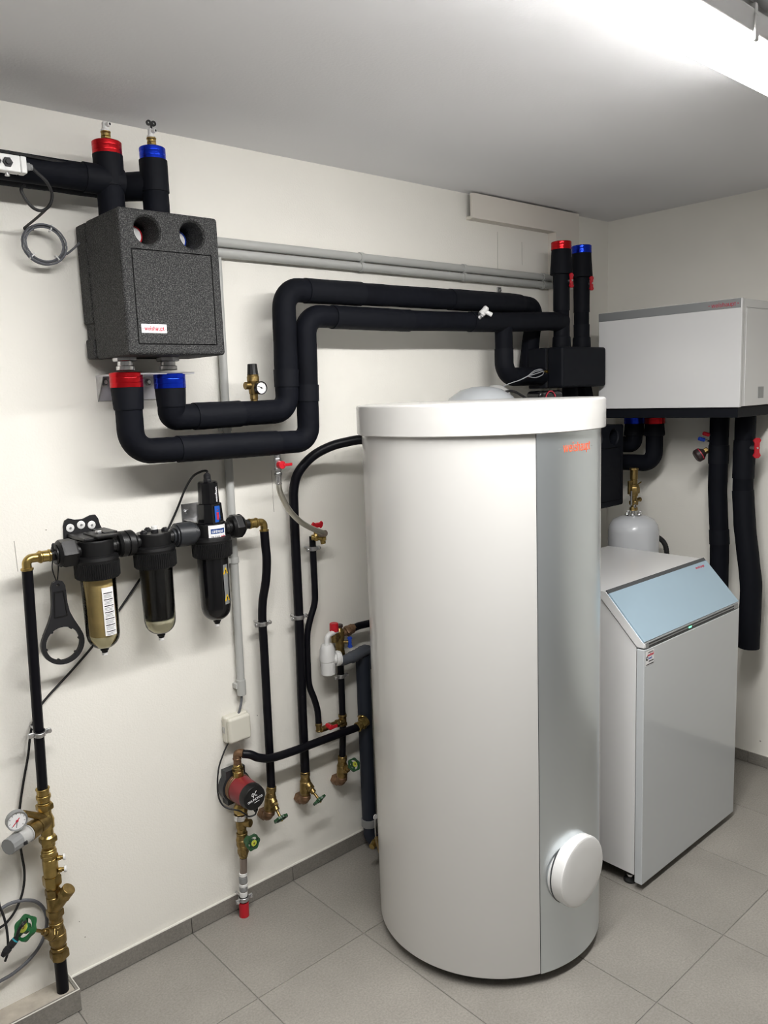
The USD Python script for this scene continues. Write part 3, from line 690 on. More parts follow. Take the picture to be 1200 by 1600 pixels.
# brass group on the small white vessel, right
v2 = Thing('expansion_vessel', 'small white vessel with a brass valve group, behind the floor cabinet', 'expansion vessel')
vx, vy = -.245, -.298
v2.part('shell', place(lathe([(0, .70), (.05, .70), (.10, .74), (.112, .80), (.112, 1.055), (.106, 1.082), (.090, 1.106), (.06, 1.121), (.03, 1.126), (0, 1.127)], 56), (vx, vy, 0)), 'vessel_white')
v2.part('support', cat(box((vx - .02, vy, .62), (0, vy + .03, .72)), box((vx - .02, vy - .02, .68), (vx + .02, vy + .05, .705))), 'zinc')
fz = 1.126
vf = v2.part('flange', place(cyl(.040, .006, 32), (vx, vy, fz)), 'chrome')
for k in range(6):
    a = k * math.pi / 3 + .4
    vf.part('flange_bolt', place(hexn(.0075, .010), (vx + .031 * math.cos(a), vy + .031 * math.sin(a), fz + .006)), 'chrome')
v2.part('stub', place(cyl(.010, .03, 16), (vx, vy, fz + .004)), 'chrome')
v2.part('brass_valve', cat(stack((vx, vy, fz + .022), EZ, [('h', .018, .014), ('c', .013, .012), ('h', .020, .018), ('c', .015, .022), ('c', .019, .012), ('h', .026, .030), ('c', .023, .012), ('c', .016, .022), ('c', .0175, .042), ('h', .020, .010)]),
    rod((vx - .03, vy, fz + .062), (vx + .032, vy - .012, fz + .070), .008, 14), rod((vx - .02, vy, fz + .12), (vx + .036, vy - .016, fz + .15), .003, 8), rbox((vx - .045, vy - .006, fz + .10), (vx - .012, vy + .006, fz + .16), .003)), 'brass_dull')
v2.part('lever', cat(box((vx - .040, vy - .012, fz + .05), (vx - .032, vy - .008, fz + .115)), place(ring(.006, .009, .004, 20), (vx - .018, vy - .016, fz + .045), (0, -1, 0))), 'zinc', False)
v2.part('tap', stack((vx + .018, vy - .006, fz + .068), (.94, -.33, .1), [('c', .009, .012), ('h', .011, .008)]), 'brass_dull')
hz_ = [(-0.1, -0.3315, 1.0103), (-0.1, -0.3641, 0.9898), (-0.1, -0.3806, 0.9556), (-0.1, -0.3851, 0.8746), (-0.1, -0.3858, 0.6453)]
pts = spline(hz_, 14)
solo('corrugated_hose', tube(dense(pts, .004), [(.0125 if i % 2 else .0105) for i in range(121)], 16), 'rubber', 'black corrugated hose beside the small white vessel', 'hose', smooth=60)

# ================================================================ small things on the insulated pipes
rvx, rvz = (-2.1186, -0.13, 1.7201)[0], 1.706
dv = Thing('relief_valve', 'brass relief valve with black cap and round gauge standing on the upper black pipe', 'valve')
dv.part('body', cat(stack((rvx, -.13, rvz - .004), EZ, [('c', .0115, .010), ('c', .0125, .016), ('k', .014, .017, .030), ('k', .017, .0185, .008), ('c', .0185, .016), ('c', .0170, .005)]), rod((rvx - .002, -.13, rvz + .048), (rvx - .030, -.13, rvz + .048), .0115, 18)), 'brass_dull')
dv.part('nipple', place(cyl(.0110, .012, 20), (rvx, -.13, rvz - .006)), 'chrome')
dv.part('cap', place(lathe([(0, 0), (.0175, 0), (.0165, .003), (.0145, .030), (.0135, .032), (0, .032)], 12), (rvx, -.13, rvz + .081)), 'plastic_black', 20)
def gauge(t, p, r, d=.016, bezel='plastic_black', axis=(0, -1, 0), stub=None, red=False, needle=145):
    g = t.part('gauge', place(lathe([(0, 0), (r * .93, 0), (r, .003), (r, d), (r * .97, d + .0015), (r * .88, d + .0005), (r * .86, d - .003), (0, d - .003)], 40), p, axis), bezel, label='round pressure gauge with a white dial')
    q = V3(p) + V3(axis) * (d - .0028)
    g.part('dial', place(cyl(r * .865, .0006, 32), q, axis), 'dial_white')
    q = q + V3(axis) * .0008
    ticks = []
    for k in range(9):
        a = math.radians(225 - 270 * k / 8); c, s = math.cos(a), math.sin(a)
        ticks.append(rod(q + np.array([c, 0, s]) * r * .66, q + np.array([c, 0, s]) * r * .78, r * .022, 6))
    a = math.radians(needle); dr = np.array([math.cos(a), 0, math.sin(a)])
    g.part('dial_marks', cat(ticks), 'print_black', False)
    g.part('pointer', cat(rod(q - dr * r * .35, q + dr * r * .62, r * .045, 6), place(cyl(r * .13, .0015, 14), q, axis)), 'print_red' if red else 'print_black', False)
    if red: g.part('pointer', rod(q, q + np.array([math.cos(a + .6), 0, math.sin(a + .6)]) * r * .7, r * .03, 6), 'print_black', False)
    if stub: t.part('gauge_stub', rod(stub, p, .006, 14), 'brass_dull')
gp = (-2.1118, -0.165, 1.746)
gauge(dv, (gp[0], -.150, gp[2]), .0195, .015, stub=(rvx, -.13, gp[2]), needle=152)

q = (-1.1353, -0.182, 1.9895)
v3 = Thing('air_vent', 'white vent tap sticking out of the lower of the two long black pipes', 'air vent')
d = V3((.35, -.55, .75)); d /= np.linalg.norm(d)
v3.part('nipple', stack(V3(q) - d * .012, d, [('c', .0095, .014), ('h', .0135, .009)]), 'zinc')
v3.part('cap', cat(stack(V3(q) + d * .010, d, [('c', .0135, .008), ('c', .0115, .020), ('k', .0115, .008, .005)]), rod(V3(q) + d * .024, V3(q) + d * .024 + V3((.022, -.020, -.016)), .0080, 14)), 'white_plastic')
q = (-0.8092, -0.02, 2.1146)
hg = Thing('pipe_hanger', 'zinc hanger plate with a screw above the upper long black pipe', 'pipe hanger')
hg.part('plate', cat(rbox((q[0] - .013, -.004, 2.085), (q[0] + .013, 0, q[2] + .022), .001), rbox((q[0] - .010, -.060, 2.070), (q[0] + .010, -.002, 2.096), .002)), 'zinc')
hg.part('screw', stack((q[0], -.004, q[2] + .008), (0, -1, 0), [('h', .008, .005), ('c', .004, .004)]), 'chrome')

# ================================================================ conduits and the little boxes
for k, (z, nm) in enumerate(((2.191, 'upper'), (2.159, 'lower'))):
    c = Thing('conduit', 'grey plastic conduit running level along the wall, %s of the two' % nm, 'conduit')
    c.part('pipe', rod((-2.36, -.02, z), (-.312 - .15, -.02, z), .0145, 20), 'conduit_grey')
    for x in ((-1.5831, -0.02, 2.1301)[0], (-1.0534, -0.02, 2.1654)[0], (-0.5449, -0.02, 2.1993)[0]):
        cl = c.part('clip', place(lathe([(.0142, 0), (.0172, 0), (.0172, .016), (.0142, .016)], 24), (x, -.02, z), EX), 'conduit_grey')
        cl.part('clip_foot', box((x, -.006, z - .012), (x + .016, 0, z + .012)), 'mid_grey_plastic', False)
vc = Thing('conduit', 'grey plastic conduit running upright behind the filter row, down to the cream box', 'conduit')
ct, cb = (-2.150, -.02, 2.144), (-2.166, -.02, (-2.1669, -0.02, 0.7583)[2])
vc.part('pipe', rod(ct, cb, .0128, 20), 'conduit_grey')
vc.part('end_sleeve', rod((-2.1655, -.02, cb[2] + .045), (-2.1662, -.02, cb[2] - .008), .0152, 20), 'conduit_grey')
for z in ((-2.1155, -0.02, 1.6175)[2], (-2.1468, -0.02, 1.1946)[2], (-2.1778, -0.02, 0.7747)[2]):
    cl = vc.part('clip', place(lathe([(.0126, 0), (.0155, 0), (.0155, .018), (.0126, .018)], 24), (ct[0] + (ct[2] - z) * -.0115, -.02, z)), 'conduit_grey')
    cl.part('clip_foot', rbox((ct[0] + (ct[2] - z) * -.0115 - .021, -.024, z), (ct[0] + (ct[2] - z) * -.0115 - .010, 0, z + .018), .002), 'conduit_grey')
jx0, jx1 = (-2.2351, -0.045, 0.6588)[0], (-2.1515, -0.045, 0.6431)[0]
jz0, jz1 = (-2.2297, -0.045, 0.6043)[2], (-2.2279, -0.045, 0.6914)[2]
jb = Thing('junction_box', 'small cream plastic junction box at the foot of the upright conduit', 'junction box')
jb.part('base', rbox((jx0 - .002, -.028, jz0 - .002), (jx1 + .002, 0, jz1 + .002), .008, 4), 'cream_plastic')
jb.part('cover', rbox((jx0, -.047, jz0), (jx1, -.026, jz1), .011, 4), 'cream_plastic')
jb.part('knockout', rbox((jx0 - .0035, -.020, (jz0 + jz1) / 2 - .010), (jx0 - .001, -.006, (jz0 + jz1) / 2 + .010), .001), 'light_grey_plastic')
solo('conduit_cable', tube(spline([(-2.167, -.02, cb[2] + .01), (-2.168, -.021, cb[2] - .02), (-2.177, -0.022, 0.7043), ((-2.1857, -0.022, 0.6848)[0], -.020, jz1 - .004)]), .0042, 10), 'cable_grey', 'short grey cable between the upright conduit and the cream junction box', 'cable')

sb = Thing('control_box', 'white control box clipped in front of the black pipes at the left edge', 'control box')
sb.part('case', rbox((-2.93, -.215, 2.258), (-2.772, -.187, 2.296), .003), 'white_plastic')
sb.part('end_cover', rbox((-2.772, -.216, 2.258), (-2.758, -.186, 2.296), .003), 'white_plastic')
for p in ((-2.8268, -0.215, 2.2692), (-2.8014, -0.215, 2.2731)):
    k = sb.part('hex_plug', stack((p[0], -.214, 2.277), (0, -1, 0), [('h', .0115, .005), ('c', .006, .004)]), 'plastic_dark')
sb.part('gland', stack((-2.759, -.200, 2.277), EX, [('c', .0105, .004), ('h', .0095, .008), ('c', .007, .006)]), 'mid_grey_plastic')
sb.part('screw', stack((-2.80, -.20, 2.259), (0, 0, -1), [('c', .004, .006), ('c', .006, .003)]), 'chrome')
loop = [(-2.742, -.200, 2.277), (-2.731, -0.2, 2.2669), (-2.7117, -0.2, 2.2506), (-2.6969, -0.19, 2.2266), (-2.7005, -0.18, 2.2013), (-2.7167, -0.17, 2.1878), (-2.7375, -0.17, 2.1914), (-2.7549, -0.17, 2.2114), (-2.7618, -0.17, 2.231), (-2.7449, -0.145, 2.2473)]
cbk = Thing('control_cable', 'black cable looping down from the white control box', 'cable')
cbk.part('loop', tube(spline(loop), .0038, 10), 'cable_black')
cbk.part('tail', tube(spline([(-2.6961, -0.178, 2.2083), (-2.7054, -0.165, 2.1931), (-2.713, -0.12, 2.1808), (-2.7194, -0.06, 2.1706), (-2.7213, -0.045, 2.1668), (-2.7105, -0.04, 2.164), (-2.6974, -0.04, 2.1685)]), .0032, 10), 'cable_black')
coil = Thing('cable_coil', 'grey cable coiled and tied, hanging beside the speckled pump box', 'cable coil')
cc = V3((-2.6769, -0.045, 2.1314)); loops = []
rnd = random.Random(3)
for k in range(4):
    r = .054 - .0036 * (k % 3); z0 = rnd.uniform(-.002, .002); y0 = -.0045 * k
    loops.append(tube([cc + np.array([(r + rnd.uniform(-.0008, .0008)) * math.cos(a), y0, z0 + (r - .004) * math.sin(a)]) for a in np.linspace(0, 2 * math.pi, 41)], .0023, 8))
coil.part('loops', cat(loops), 'cable_grey')
for a in (1.15, 3.95, 5.4):
    p = cc + np.array([.049 * math.cos(a), -.006, .045 * math.sin(a)])
    coil.part('tie', place(rbox((-.0075, -.010, -.0016), (.0075, .010, .0016), .0012), p, (-math.sin(a), 0, math.cos(a))), 'white_plastic', label='clear cable tie')
coil.part('tail', tube(spline([cc + np.array([.049, -.004, -.012]), (-2.6229, -0.05, 2.111), (-2.6105, -0.06, 2.1203), (-2.6003, -0.09, 2.1345)]), .003, 8), 'cable_grey')
solo('black_cable', tube(spline([(-2.8619, -0.19, 2.3125), (-2.8076, -0.19, 2.3061), (-2.7639, -0.187, 2.3067), (-2.7182, -0.182, 2.3064), (-2.6368, -0.17, 2.3083)]), .0035, 8), 'cable_black', 'black cable lying along the top of the upper level pipe at the left edge', 'cable')

# ================================================================ water filters in a row
FY, FZ = -.10, 1.327
def wrapc(m, c, R, th0, zc):
    v = m.vertices; th = th0 + v[:, 0] / R; rr = R + v[:, 2]
    q = m.copy(); q.vertices = np.stack([c[0] + rr * np.cos(th), c[1] + rr * np.sin(th), zc + v[:, 1]], 1); return q
def sheet(w, h, d=.0005, n=12):
    x = np.linspace(-w / 2, w / 2, n + 1)
    return cat(*[box((a, -h / 2, 0), (b, h / 2, d)) for a, b in zip(x[:-1], x[1:])])
def gear(R, n, h, depth=.0022):
    a = np.linspace(0, 2 * math.pi, n * 4 + 1)[:-1]
    r = np.array([R, R, R - depth, R - depth] * n)
    return ext(Polygon(np.stack([r * np.cos(a), r * np.sin(a)], 1)), h)
def filter_unit(label, x, bowl_mat, z_top=1.352):
    t = Thing('water_filter', label, 'water filter')
    t.part('head', cat(place(lathe([(0, 0), (.047, 0), (.0475, .010), (.049, z_top - 1.308), (.047, z_top - 1.302), (0, z_top - 1.302)], 48), (x, FY, 1.302)), rod((x - .062, FY, FZ), (x + .062, FY, FZ), .019, 24)), 'plastic_black')
    t.part('ring_nut', cat(place(gear(.0600, 64, .040), (x, FY, 1.251)), place(lathe([(0, 0), (.0565, 0), (.058, .003), (.058, .045), (.0585, .05), (.0595, .052), (.058, .060), (.050, .064), (0, .064)], 64), (x, FY, 1.247))), 'plastic_black')
    return t
def bowl(t, x, m, r0=.0478, r1=.0440, zb=1.043):
    pr = [(r0, 1.250), (r0 - .001, 1.23), (r1 + .001, zb + .045)] + [(r1 * math.cos(a), zb + .040 - .040 * math.sin(a)) for a in np.linspace(.05, math.pi / 2, 10)]
    b = t.part('bowl', place(lathe([(0, zb)] + pr[::-1], 56), (x, FY, 0)), m)
    pg = t.part('drain_plug', stack((x, FY, zb + .002), (0, 0, -1), [('c', .0115, .007), ('c', .0085, .006)]), 'plastic_black')
    pg.part('plug_tip', place(cyl(.0078, .009, 16), (x, FY, zb - .019)), 'white_plastic')
    return b
fx1, fx2, fx3 = -2.636, -2.466, -2.281
# first filter: amber cartridge in a clear bowl
f1 = filter_unit('water filter with a clear bowl over an amber cartridge, leftmost of the three filters', fx1, 'bowl_amber')
b1 = bowl(f1, fx1, 'bowl_amber')
f1.part('cartridge', place(lathe([(0, 1.083), (.034, 1.083), (.036, 1.087), (.036, 1.25), (0, 1.25)], 40), (fx1, FY, 0)), 'amber_cartridge', label='amber filter cartridge')
f1.part('cartridge_foot', place(lathe([(.012, 1.047), (.016, 1.047), (.030, 1.070), (.036, 1.083), (.030, 1.083), (.012, 1.06)], 32), (fx1, FY, 0)), 'resin_white')
lb = f1.part('label', wrapc(sheet(.0335, .134), (fx1, FY), .0474, math.radians(-84), 1.157), 'label_white', 60, label='long white printed label on the bowl')
for k in range(7):
    z = 1.2085 - k * .0178
    lb.part('label_bar', wrapc(sheet(.026, .0022, .0004, 8), (fx1, FY), .0480, math.radians(-84), z), 'print_black', False)
    lb.part('label_print', wrapc(cat(*[sheet(w, .0011, .0004, 6).apply_translation([o, dz, 0]) for w, o, dz in ((.024, 0, -.005), (.020, -.002, -.0085), (.022, -.001, -.012))]), (fx1, FY), .0480, math.radians(-84), z), 'strip_grey', False)
g = Polygon([(-2.6832, 0, 1.3414)[::2], (-2.6809, 0, 1.3845)[::2], (-2.676, 0, 1.3982)[::2], (-2.6668, 0, 1.4024)[::2], (-2.6495, 0, 1.3965)[::2], (-2.628, 0, 1.3954)[::2], (-2.6054, 0, 1.4034)[::2], (-2.5924, 0, 1.4036)[::2], (-2.5859, 0, 1.3935)[::2], (-2.5821, 0, 1.3744)[::2], (-2.5712, 0, 1.3505)[::2], (-2.5516, 0, 1.3364)[::2], (-2.5567, 0, 1.3221)[::2]]).buffer(.002)
wbk = f1.part('wall_bracket', basis(ext(g, .006), (0, 0, 0), *FRONT), 'plastic_dark', 25, label='black wall bracket with three white washers')
for p in ((109.5, 825), (126.5, 820), (143, 820)):
    pass
for p in ((-2.6652, -0.006, 1.3775), (-2.6343, -0.006, 1.3822), (-2.6046, -0.006, 1.3781)):
    wbk.part('washer', place(lathe([(0, 0), (.0115, 0), (.0115, .0012), (.0085, .003), (0, .003)], 24), (p[0], -.006, p[2]), (0, -1, 0)), 'white_plastic')
    wbk.part('screw', place(hexn(.0035, .003), (p[0], -.008, p[2]), (0, -1, 0)), 'zinc')
f1.part('bracket_arm', cat(rbox((fx1 - .040, -.13, 1.352), (fx1 + .052, -.004, 1.362), .003), rbox((fx1 - .012, -.15, 1.360), (fx1 + .045, -.05, 1.367), .002), rbox((fx1 + .02, -.12, 1.364), (fx1 + .058, -.03, 1.370), .002)), 'plastic_black')
f1.part('bracket_bolt', place(hexn(.010, .007), (fx1 + .012, -.10, 1.367)), 'zinc')
# second filter: black cartridge
f2 = filter_unit('water filter with a clear bowl over a black cartridge, middle one of the three filters', fx2, 'bowl_clear', 1.347)
bowl(f2, fx2, 'bowl_clear', zb=1.045)
f2.part('cartridge', place(lathe([(0, 1.094), (.039, 1.094), (.041, 1.098), (.0425, 1.25), (0, 1.25)], 40), (fx2, FY, 0)), 'plastic_gloss_black', label='black filter cartridge')
f2.part('resin', place(lathe([(0, 1.051), (.022, 1.053), (.034, 1.064), (.040, 1.080), (.041, 1.092), (0, 1.093)], 40), (fx2, FY, 0)), 'resin_white', label='pale filling in the bottom of the bowl')
for dx, dy in ((-.031, -.005), (.034, -.005), (0, .035)):
    f2.part('head_bolt', stack((fx2 + dx, FY + dy, 1.345), EZ, [('h', .0105, .009), ('c', .006, .003)]), 'plastic_dark')
f2.part('vent_plug', stack((fx2 + .001, FY - .008, 1.345), EZ, [('c', .009, .010), ('c', .0085, .011)]), 'white_plastic')
f2.part('vent_base', place(cyl(.0105, .012, 16), (fx2 + .001, FY - .008, 1.344)), 'plastic_dark')
# third: the lamp unit
f3 = filter_unit('black lamp water purifier with yellow warning label, rightmost of the three filters', fx3, 'plastic_gloss_black', 1.349)
bowl(f3, fx3, 'plastic_gloss_black', .0478, .0440, 1.046)
f3.part('lamp_collar', cat(place(lathe([(0, 0), (.043, 0), (.043, .006), (.040, .009), (.0365, .062), (.034, .064), (0, .064)], 10), (fx3, FY, 1.346)), place(lathe([(0, 0), (.044, 0), (.044, .005), (0, .005)], 40), (fx3, FY, 1.345))), 'plastic_gloss_black', 20)
f3.part('lamp_housing', place(lathe([(0, 0), (.0315, 0), (.0295, .066), (.027, .070), (0, .070)], 16), (fx3, FY, 1.405)), 'plastic_gloss_black', 20)
f3.part('cable_gland', stack((fx3, FY, 1.472), EZ, [('h', .013, .010), ('c', .0105, .012), ('k', .0105, .006, .006)]), 'plastic_dark')
f3.part('blue_label', wrapc(sheet(.019, .050), (fx3, FY), .0385, math.radians(-82), 1.378), 'label_blue', 60, label='blue strip label')
f3.part('blue_label_print', wrapc(cat(sheet(.008, .022, .0004, 6).apply_translation([0, -.005, 0]), sheet(.004, .003, .0004, 4).apply_translation([0, .012, 0])), (fx3, FY), .0391, math.radians(-82), 1.378), 'print_red', False)
tt = scrawl(.046, .0085, (0, 0, 0), 8, 5, EX, EY); tt.apply_transform(trimesh.transformations.rotation_matrix(math.pi / 2, [0, 0, 1]))
b = tt.bounds; tt.apply_translation([-(b[0][0] + b[1][0]) / 2, -(b[0][1] + b[1][1]) / 2, 0])
f3.part('lettering', wrapc(tt, (fx3, FY), .0312, math.radians(-72), 1.437), 'print_white', False)
wl3 = f3.part('white_label', wrapc(sheet(.056, .042), (fx3, FY), .0495, math.radians(-95), 1.3265), 'label_white', 60, label='white name label')
wl3.part('label_band', wrapc(sheet(.044, .0145, .0004), (fx3, FY), .0500, math.radians(-94), 1.3295), 'label_navy', False)
def ltext(s, h, w, bold=False):
    m = meshkit.text_mesh(s, h, .0004, bold); b = m.bounds
    m.apply_translation([-(b[0][0] + b[1][0]) / 2, -h / 2, 0]); m.apply_scale([w / (b[1][0] - b[0][0]), 1, 1]); return m
wl3.part('lettering', wrapc(ltext('cintropur', .0085, .038, True), (fx3, FY), .0504, math.radians(-94), 1.3295), 'print_white', False)
wl3.part('lettering', wrapc(ltext('UV 2100', .0058, .026, True), (fx3, FY), .0500, math.radians(-103), 1.3125), 'print_black', False)
ar = ext(Polygon([(-.007, -.0012), (.003, -.0012), (.003, -.003), (.008, 0), (.003, .003), (.003, .0012), (-.007, .0012)]), .0004)
wl3.part('arrow', wrapc(ar, (fx3, FY), .0500, math.radians(-76), 1.3125), 'print_red', False)
yl = f3.part('warning_label', wrapc(sheet(.018, .122), (fx3, FY), .0474, math.radians(-72), 1.163), 'strip_grey', 60, label='grey warning label with two yellow triangles')
for z in (1.205, 1.122):
    tr = ext(Polygon([(-.0085, -.0085), (.0085, -.0085), (0, .0085)]).buffer(.0015), .0004)
    yl.part('warning_triangle', wrapc(tr, (fx3, FY), .0480, math.radians(-72), z), 'print_yellow', False)
    yl.part('warning_sign', wrapc(ext(Polygon([(-.001, .005), (.003, .004), (.001, 0), (.003, -.001), (-.002, -.006), (-.0005, -.001), (-.003, 0)]), .0004), (fx3, FY), .0484, math.radians(-72), z - .002), 'print_black', False)
pb = (-2.3214, 0, 1.3724)
f3.part('steel_bracket', cat(box(((-2.323, 0, 1.3786)[0], -.003, (-2.3264, 0, 1.3372)[2]), ((-2.2646, 0, 1.3711)[0], 0, (-2.3211, -0, 1.4022)[2])), box(((-2.323, 0, 1.3786)[0] + .005, -.09, 1.352), (fx3 + .02, -.001, 1.356))), 'zinc', False)
p = (-2.3058, 0, 1.3784)
f3.part('bracket_bolt', stack((p[0], -.002, p[2]), (0, -1, 0), [('c', .010, .002), ('h', .007, .006)]), 'zinc')
# couplings between them
def union(label, segs, x0, m='plastic_black'):
    solo('union_coupling', stack((x0, FY, FZ), EX, segs, 28), m, label, 'coupling', 25)
union('black hexagonal union at the inlet of the amber filter', [('c', .0155, .010), ('c', .026, .006), ('k', .030, .036, .008), ('h', .040, .040), ('c', .024, .006)], -2.757)
union('black ribbed union between the amber filter and the black-cartridge filter', [('c', .020, .008), ('k', .031, .0355, .006), ('c', .0365, .017), ('c', .033, .004), ('c', .0365, .017), ('k', .0355, .031, .006), ('c', .020, .012)], -2.583)
union('dark grey union between the black-cartridge filter and the lamp purifier', [('c', .022, .008), ('c', .031, .006), ('c', .036, .050), ('c', .031, .008), ('c', .022, .010)], -2.410, 'union_grey')
union('black hexagonal union at the outlet of the lamp purifier', [('c', .020, .012), ('k', .030, .036, .008), ('h', .039, .026), ('k', .036, .028, .010), ('c', .015, .022)], -2.226)
# wrench
wr_ = Thing('filter_wrench', 'black plastic ring wrench hanging on a loop left of the amber filter', 'wrench')
WY = -.075
c = (-2.7391, -0.075, 1.0773); h0 = (-2.7376, -0.075, 1.2535)
A_ = np.array(c)[[0, 2]]; B_ = np.array(h0)[[0, 2]]
ax = (B_ - A_) / np.linalg.norm(B_ - A_); nx = np.array([-ax[1], ax[0]])
Lh = np.linalg.norm(B_ - A_)
P2 = lambda u, v: tuple(A_ + ax * u + nx * v)
g = Point(*A_).buffer(.0575, 24).union(Polygon([P2(.03, .050), P2(.062, .034), P2(.085, .0245), P2(.11, .0205), P2(Lh - .018, .0185), P2(Lh - .006, .013), P2(Lh, 0), P2(Lh - .006, -.013), P2(Lh - .018, -.0185), P2(.11, -.0205), P2(.085, -.0245), P2(.062, -.034), P2(.03, -.050)]))
g = g.difference(Point(*A_).buffer(.0460, 24))
for a in (1.0, 2.2, 3.3, 4.4, 5.5, 0.1):
    g = g.union(Point(A_[0] + .046 * math.cos(a), A_[1] + .046 * math.sin(a)).buffer(.0034, 4))
g = g.difference(Point(*P2(Lh - .014, 0)).buffer(.0040, 8))
wr_.part('body', basis(ext(g, .012), (0, WY + .006, 0), *FRONT), 'plastic_dark', 30)
pan = Polygon([P2(.075, .018), P2(Lh - .030, .013), P2(Lh - .030, -.013), P2(.075, -.018)])
wr_.part('handle_panel', basis(ext(pan.difference(pan.buffer(-.0025)), .0022), (0, WY - .006, 0), *FRONT), 'plastic_black', 30)
top_ = V3((h0[0], WY, P2(Lh - .014, 0)[1]))
wr_.part('hanging_loop', tube(spline([top_ + V3((0, -.002, 0)), (-2.7498, -0.085, 1.2852), (-2.7561, -0.118, 1.3219), (-2.751, -0.122, 1.3386), (-2.7454, -0.12, 1.3203), (-2.7366, -0.09, 1.2836), top_ + V3((0, .004, 0))]), .0016, 8), 'cable_black')
wr_.part('loop_knot', tube(spline([(-2.7545, -0.12, 1.3457), (-2.7558, -0.122, 1.3564), (-2.7521, -0.122, 1.3609)]), .0028, 8), 'cable_black')

# lamp-unit cable down the wall
solo('lamp_cable', tube(spline([(fx3, FY, 1.498), (fx3, FY, 1.506), (-2.2974, -0.095, 1.5052), (-2.3179, -0.08, 1.4911), (-2.333, -0.055, 1.4526), (-2.3476, -0.025, 1.3937), (-2.3767, -0.01, 1.3314), (-2.428, -0.008, 1.2526), (-2.4866, -0.008, 1.1849), (-2.5607, -0.008, 1.103), (-2.6298, -0.008, 1.0325), (-2.7037, -0.008, 0.9697), (-2.7708, -0.008, 0.9171), (-2.8036, -0.008, 0.8822), (-2.8266, -0.01, 0.8286), (-2.84, -0.012, 0.7686), (-2.8586, -0.012, 0.7004), (-2.8759, -0.012, 0.6281)] + [(-2.8866, -0.014, 0.5615), (-2.8849, -0.014, 0.4942), (-2.8829, -0.014, 0.4453), (-2.8891, -0.014, 0.4), (-2.9056, -0.016, 0.3605), (-2.9354, -0.02, 0.3271), (-2.9781, -0.02, 0.3124), (-3.15, -.02, .30), (-3.36, -.012, .37), (-3.40, -.004, .385)]), .0034, 8), 'cable_black', 'long thin black cable slanting down the wall behind the filters from the lamp purifier', 'cable')

# ================================================================ brass line at the left
def pclamp(t_or_none, p, d, r, label, group=None, ear=1):
    """zinc pipe clamp round a pipe of radius r at p, with its stud into the wall"""
    t = Thing('pipe_clamp', label, 'pipe clamp')
    a = V3(d) / np.linalg.norm(d); p = V3(p)
    t.part('band', place(ring(r + .0005, r + .0030, .014, 32), p - a * .007, a), 'zinc')
    t.part('lining', place(ring(r - .001, r + .0012, .018, 28), p - a * .009, a), 'rubber')
    for s in (-1, 1):
        e = p + np.array([s * (r + .009), 0, 0])
        t.part('ear', rbox(e - np.array([.0075, .006, .007]), e + np.array([.0075, .001, .007]), .002), 'zinc')
        t.part('screw', stack(e + np.array([s * .002, .006, 0]), (0, -1, 0), [('c', .003, .013), ('c', .0055, .004)]), 'chrome')
    t.part('stud', rod(p + np.array([0, r, 0]), (p[0], -.0005, p[2]), .004, 10), 'zinc')
    return t
lp = Thing('supply_pipe', 'black pipe from the left end of the filter row down to the brass stack', 'pipe')
lp.part('pipe', tube(dense([(-2.818, -.10, 1.302), (-2.823, -.050, .672)]), .0135, 20), 'pipe_black')
lp.part('brass_elbow', cat(stack((-2.750, FY, FZ), (-1, 0, 0), [('c', .014, .006), ('c', .0165, .006), ('c', .0150, .018), ('c', .0168, .005), ('k', .0160, .0125, .006)]), tube(fillet([(-2.785, FY, FZ), (-2.818, FY, FZ), (-2.818, FY, FZ - .030)], [.018], 8), .0118, 18), place(cyl(.0158, .007, 24), (-2.818, FY, 1.297))), 'brass')
pc = (-2.8313, -0.075, 0.8593)
pclamp(None, (-2.8215, -.075 + .006, .845), (.02, .3, -1), .0135, 'zinc pipe clamp on the black supply pipe left of the filters')
SX, SY = -2.823, -.050
pr_ = Thing('pressure_reducer', 'brass pressure reducer with a grey cap and round gauge, topmost in the left brass stack', 'valve')
pr_.part('body', cat(stack((SX, SY, .680), (0, 0, -1), [('c', .0185, .004), ('c', .0165, .016), ('c', .0195, .010), ('c', .0165, .010), ('s', .002), ('c', .017, .004), ('h', .0235, .017), ('c', .0165, .014), ('k', .0165, .022, .018), ('c', .021, .022), ('c', .0165, .020), ('k', .016, .0205, .006), ('h', .0245, .016), ('c', .018, .012)])), 'brass')
tip = V3((-2.9451, -0.125, 0.589)); r0 = V3((SX, SY, .585)); bd = (tip - r0) / np.linalg.norm(tip - r0); LL = np.linalg.norm(tip - r0)
pr_.part('bonnet', stack(r0, bd, [('c', .0215, .030), ('c', .0225, .004), ('c', .0205, .006), ('k', .0235, .0245, LL * .2)]), 'brass_dull')
kc = pr_.part('spring_cap', stack(r0 + bd * (LL * .2 + .042), bd, [('c', .0245, .004), ('c', .0225, .003), ('c', .0235, .030)]), 'light_grey_plastic', label='light grey spring cap')
kc.part('setting_knob', stack(r0 + bd * (LL * .2 + .079), bd, [('k', .0228, .0215, LL - LL * .2 - .080)], 12), 'mid_grey_plastic', 20, label='darker grey setting knob')
wd = r0 + bd * (LL * .2 + .070) + V3((.006, -.0215, -.004))
kc.part('window', rbox(wd - .005, wd + np.array([.005, .003, .004]), .001), 'print_black')
gq = (-2.9127, -0.115, 0.6449)
pr_.part('gauge_arm', cat(rod((SX - .004, SY - .008, .598), (gq[0] + .022, -.088, gq[2] + .004), .010, 16, r2=.0075), rod((gq[0] + .024, -.088, gq[2] + .004), (gq[0], -.092, gq[2]), .008, 14)), 'brass_dull')
gauge(pr_, (gq[0], -.098, gq[2]), .0265, .018, 'mid_grey_plastic', red=True, needle=225)
cv = Thing('check_valve', 'brass check valve with two white test plugs, second in the left brass stack', 'valve')
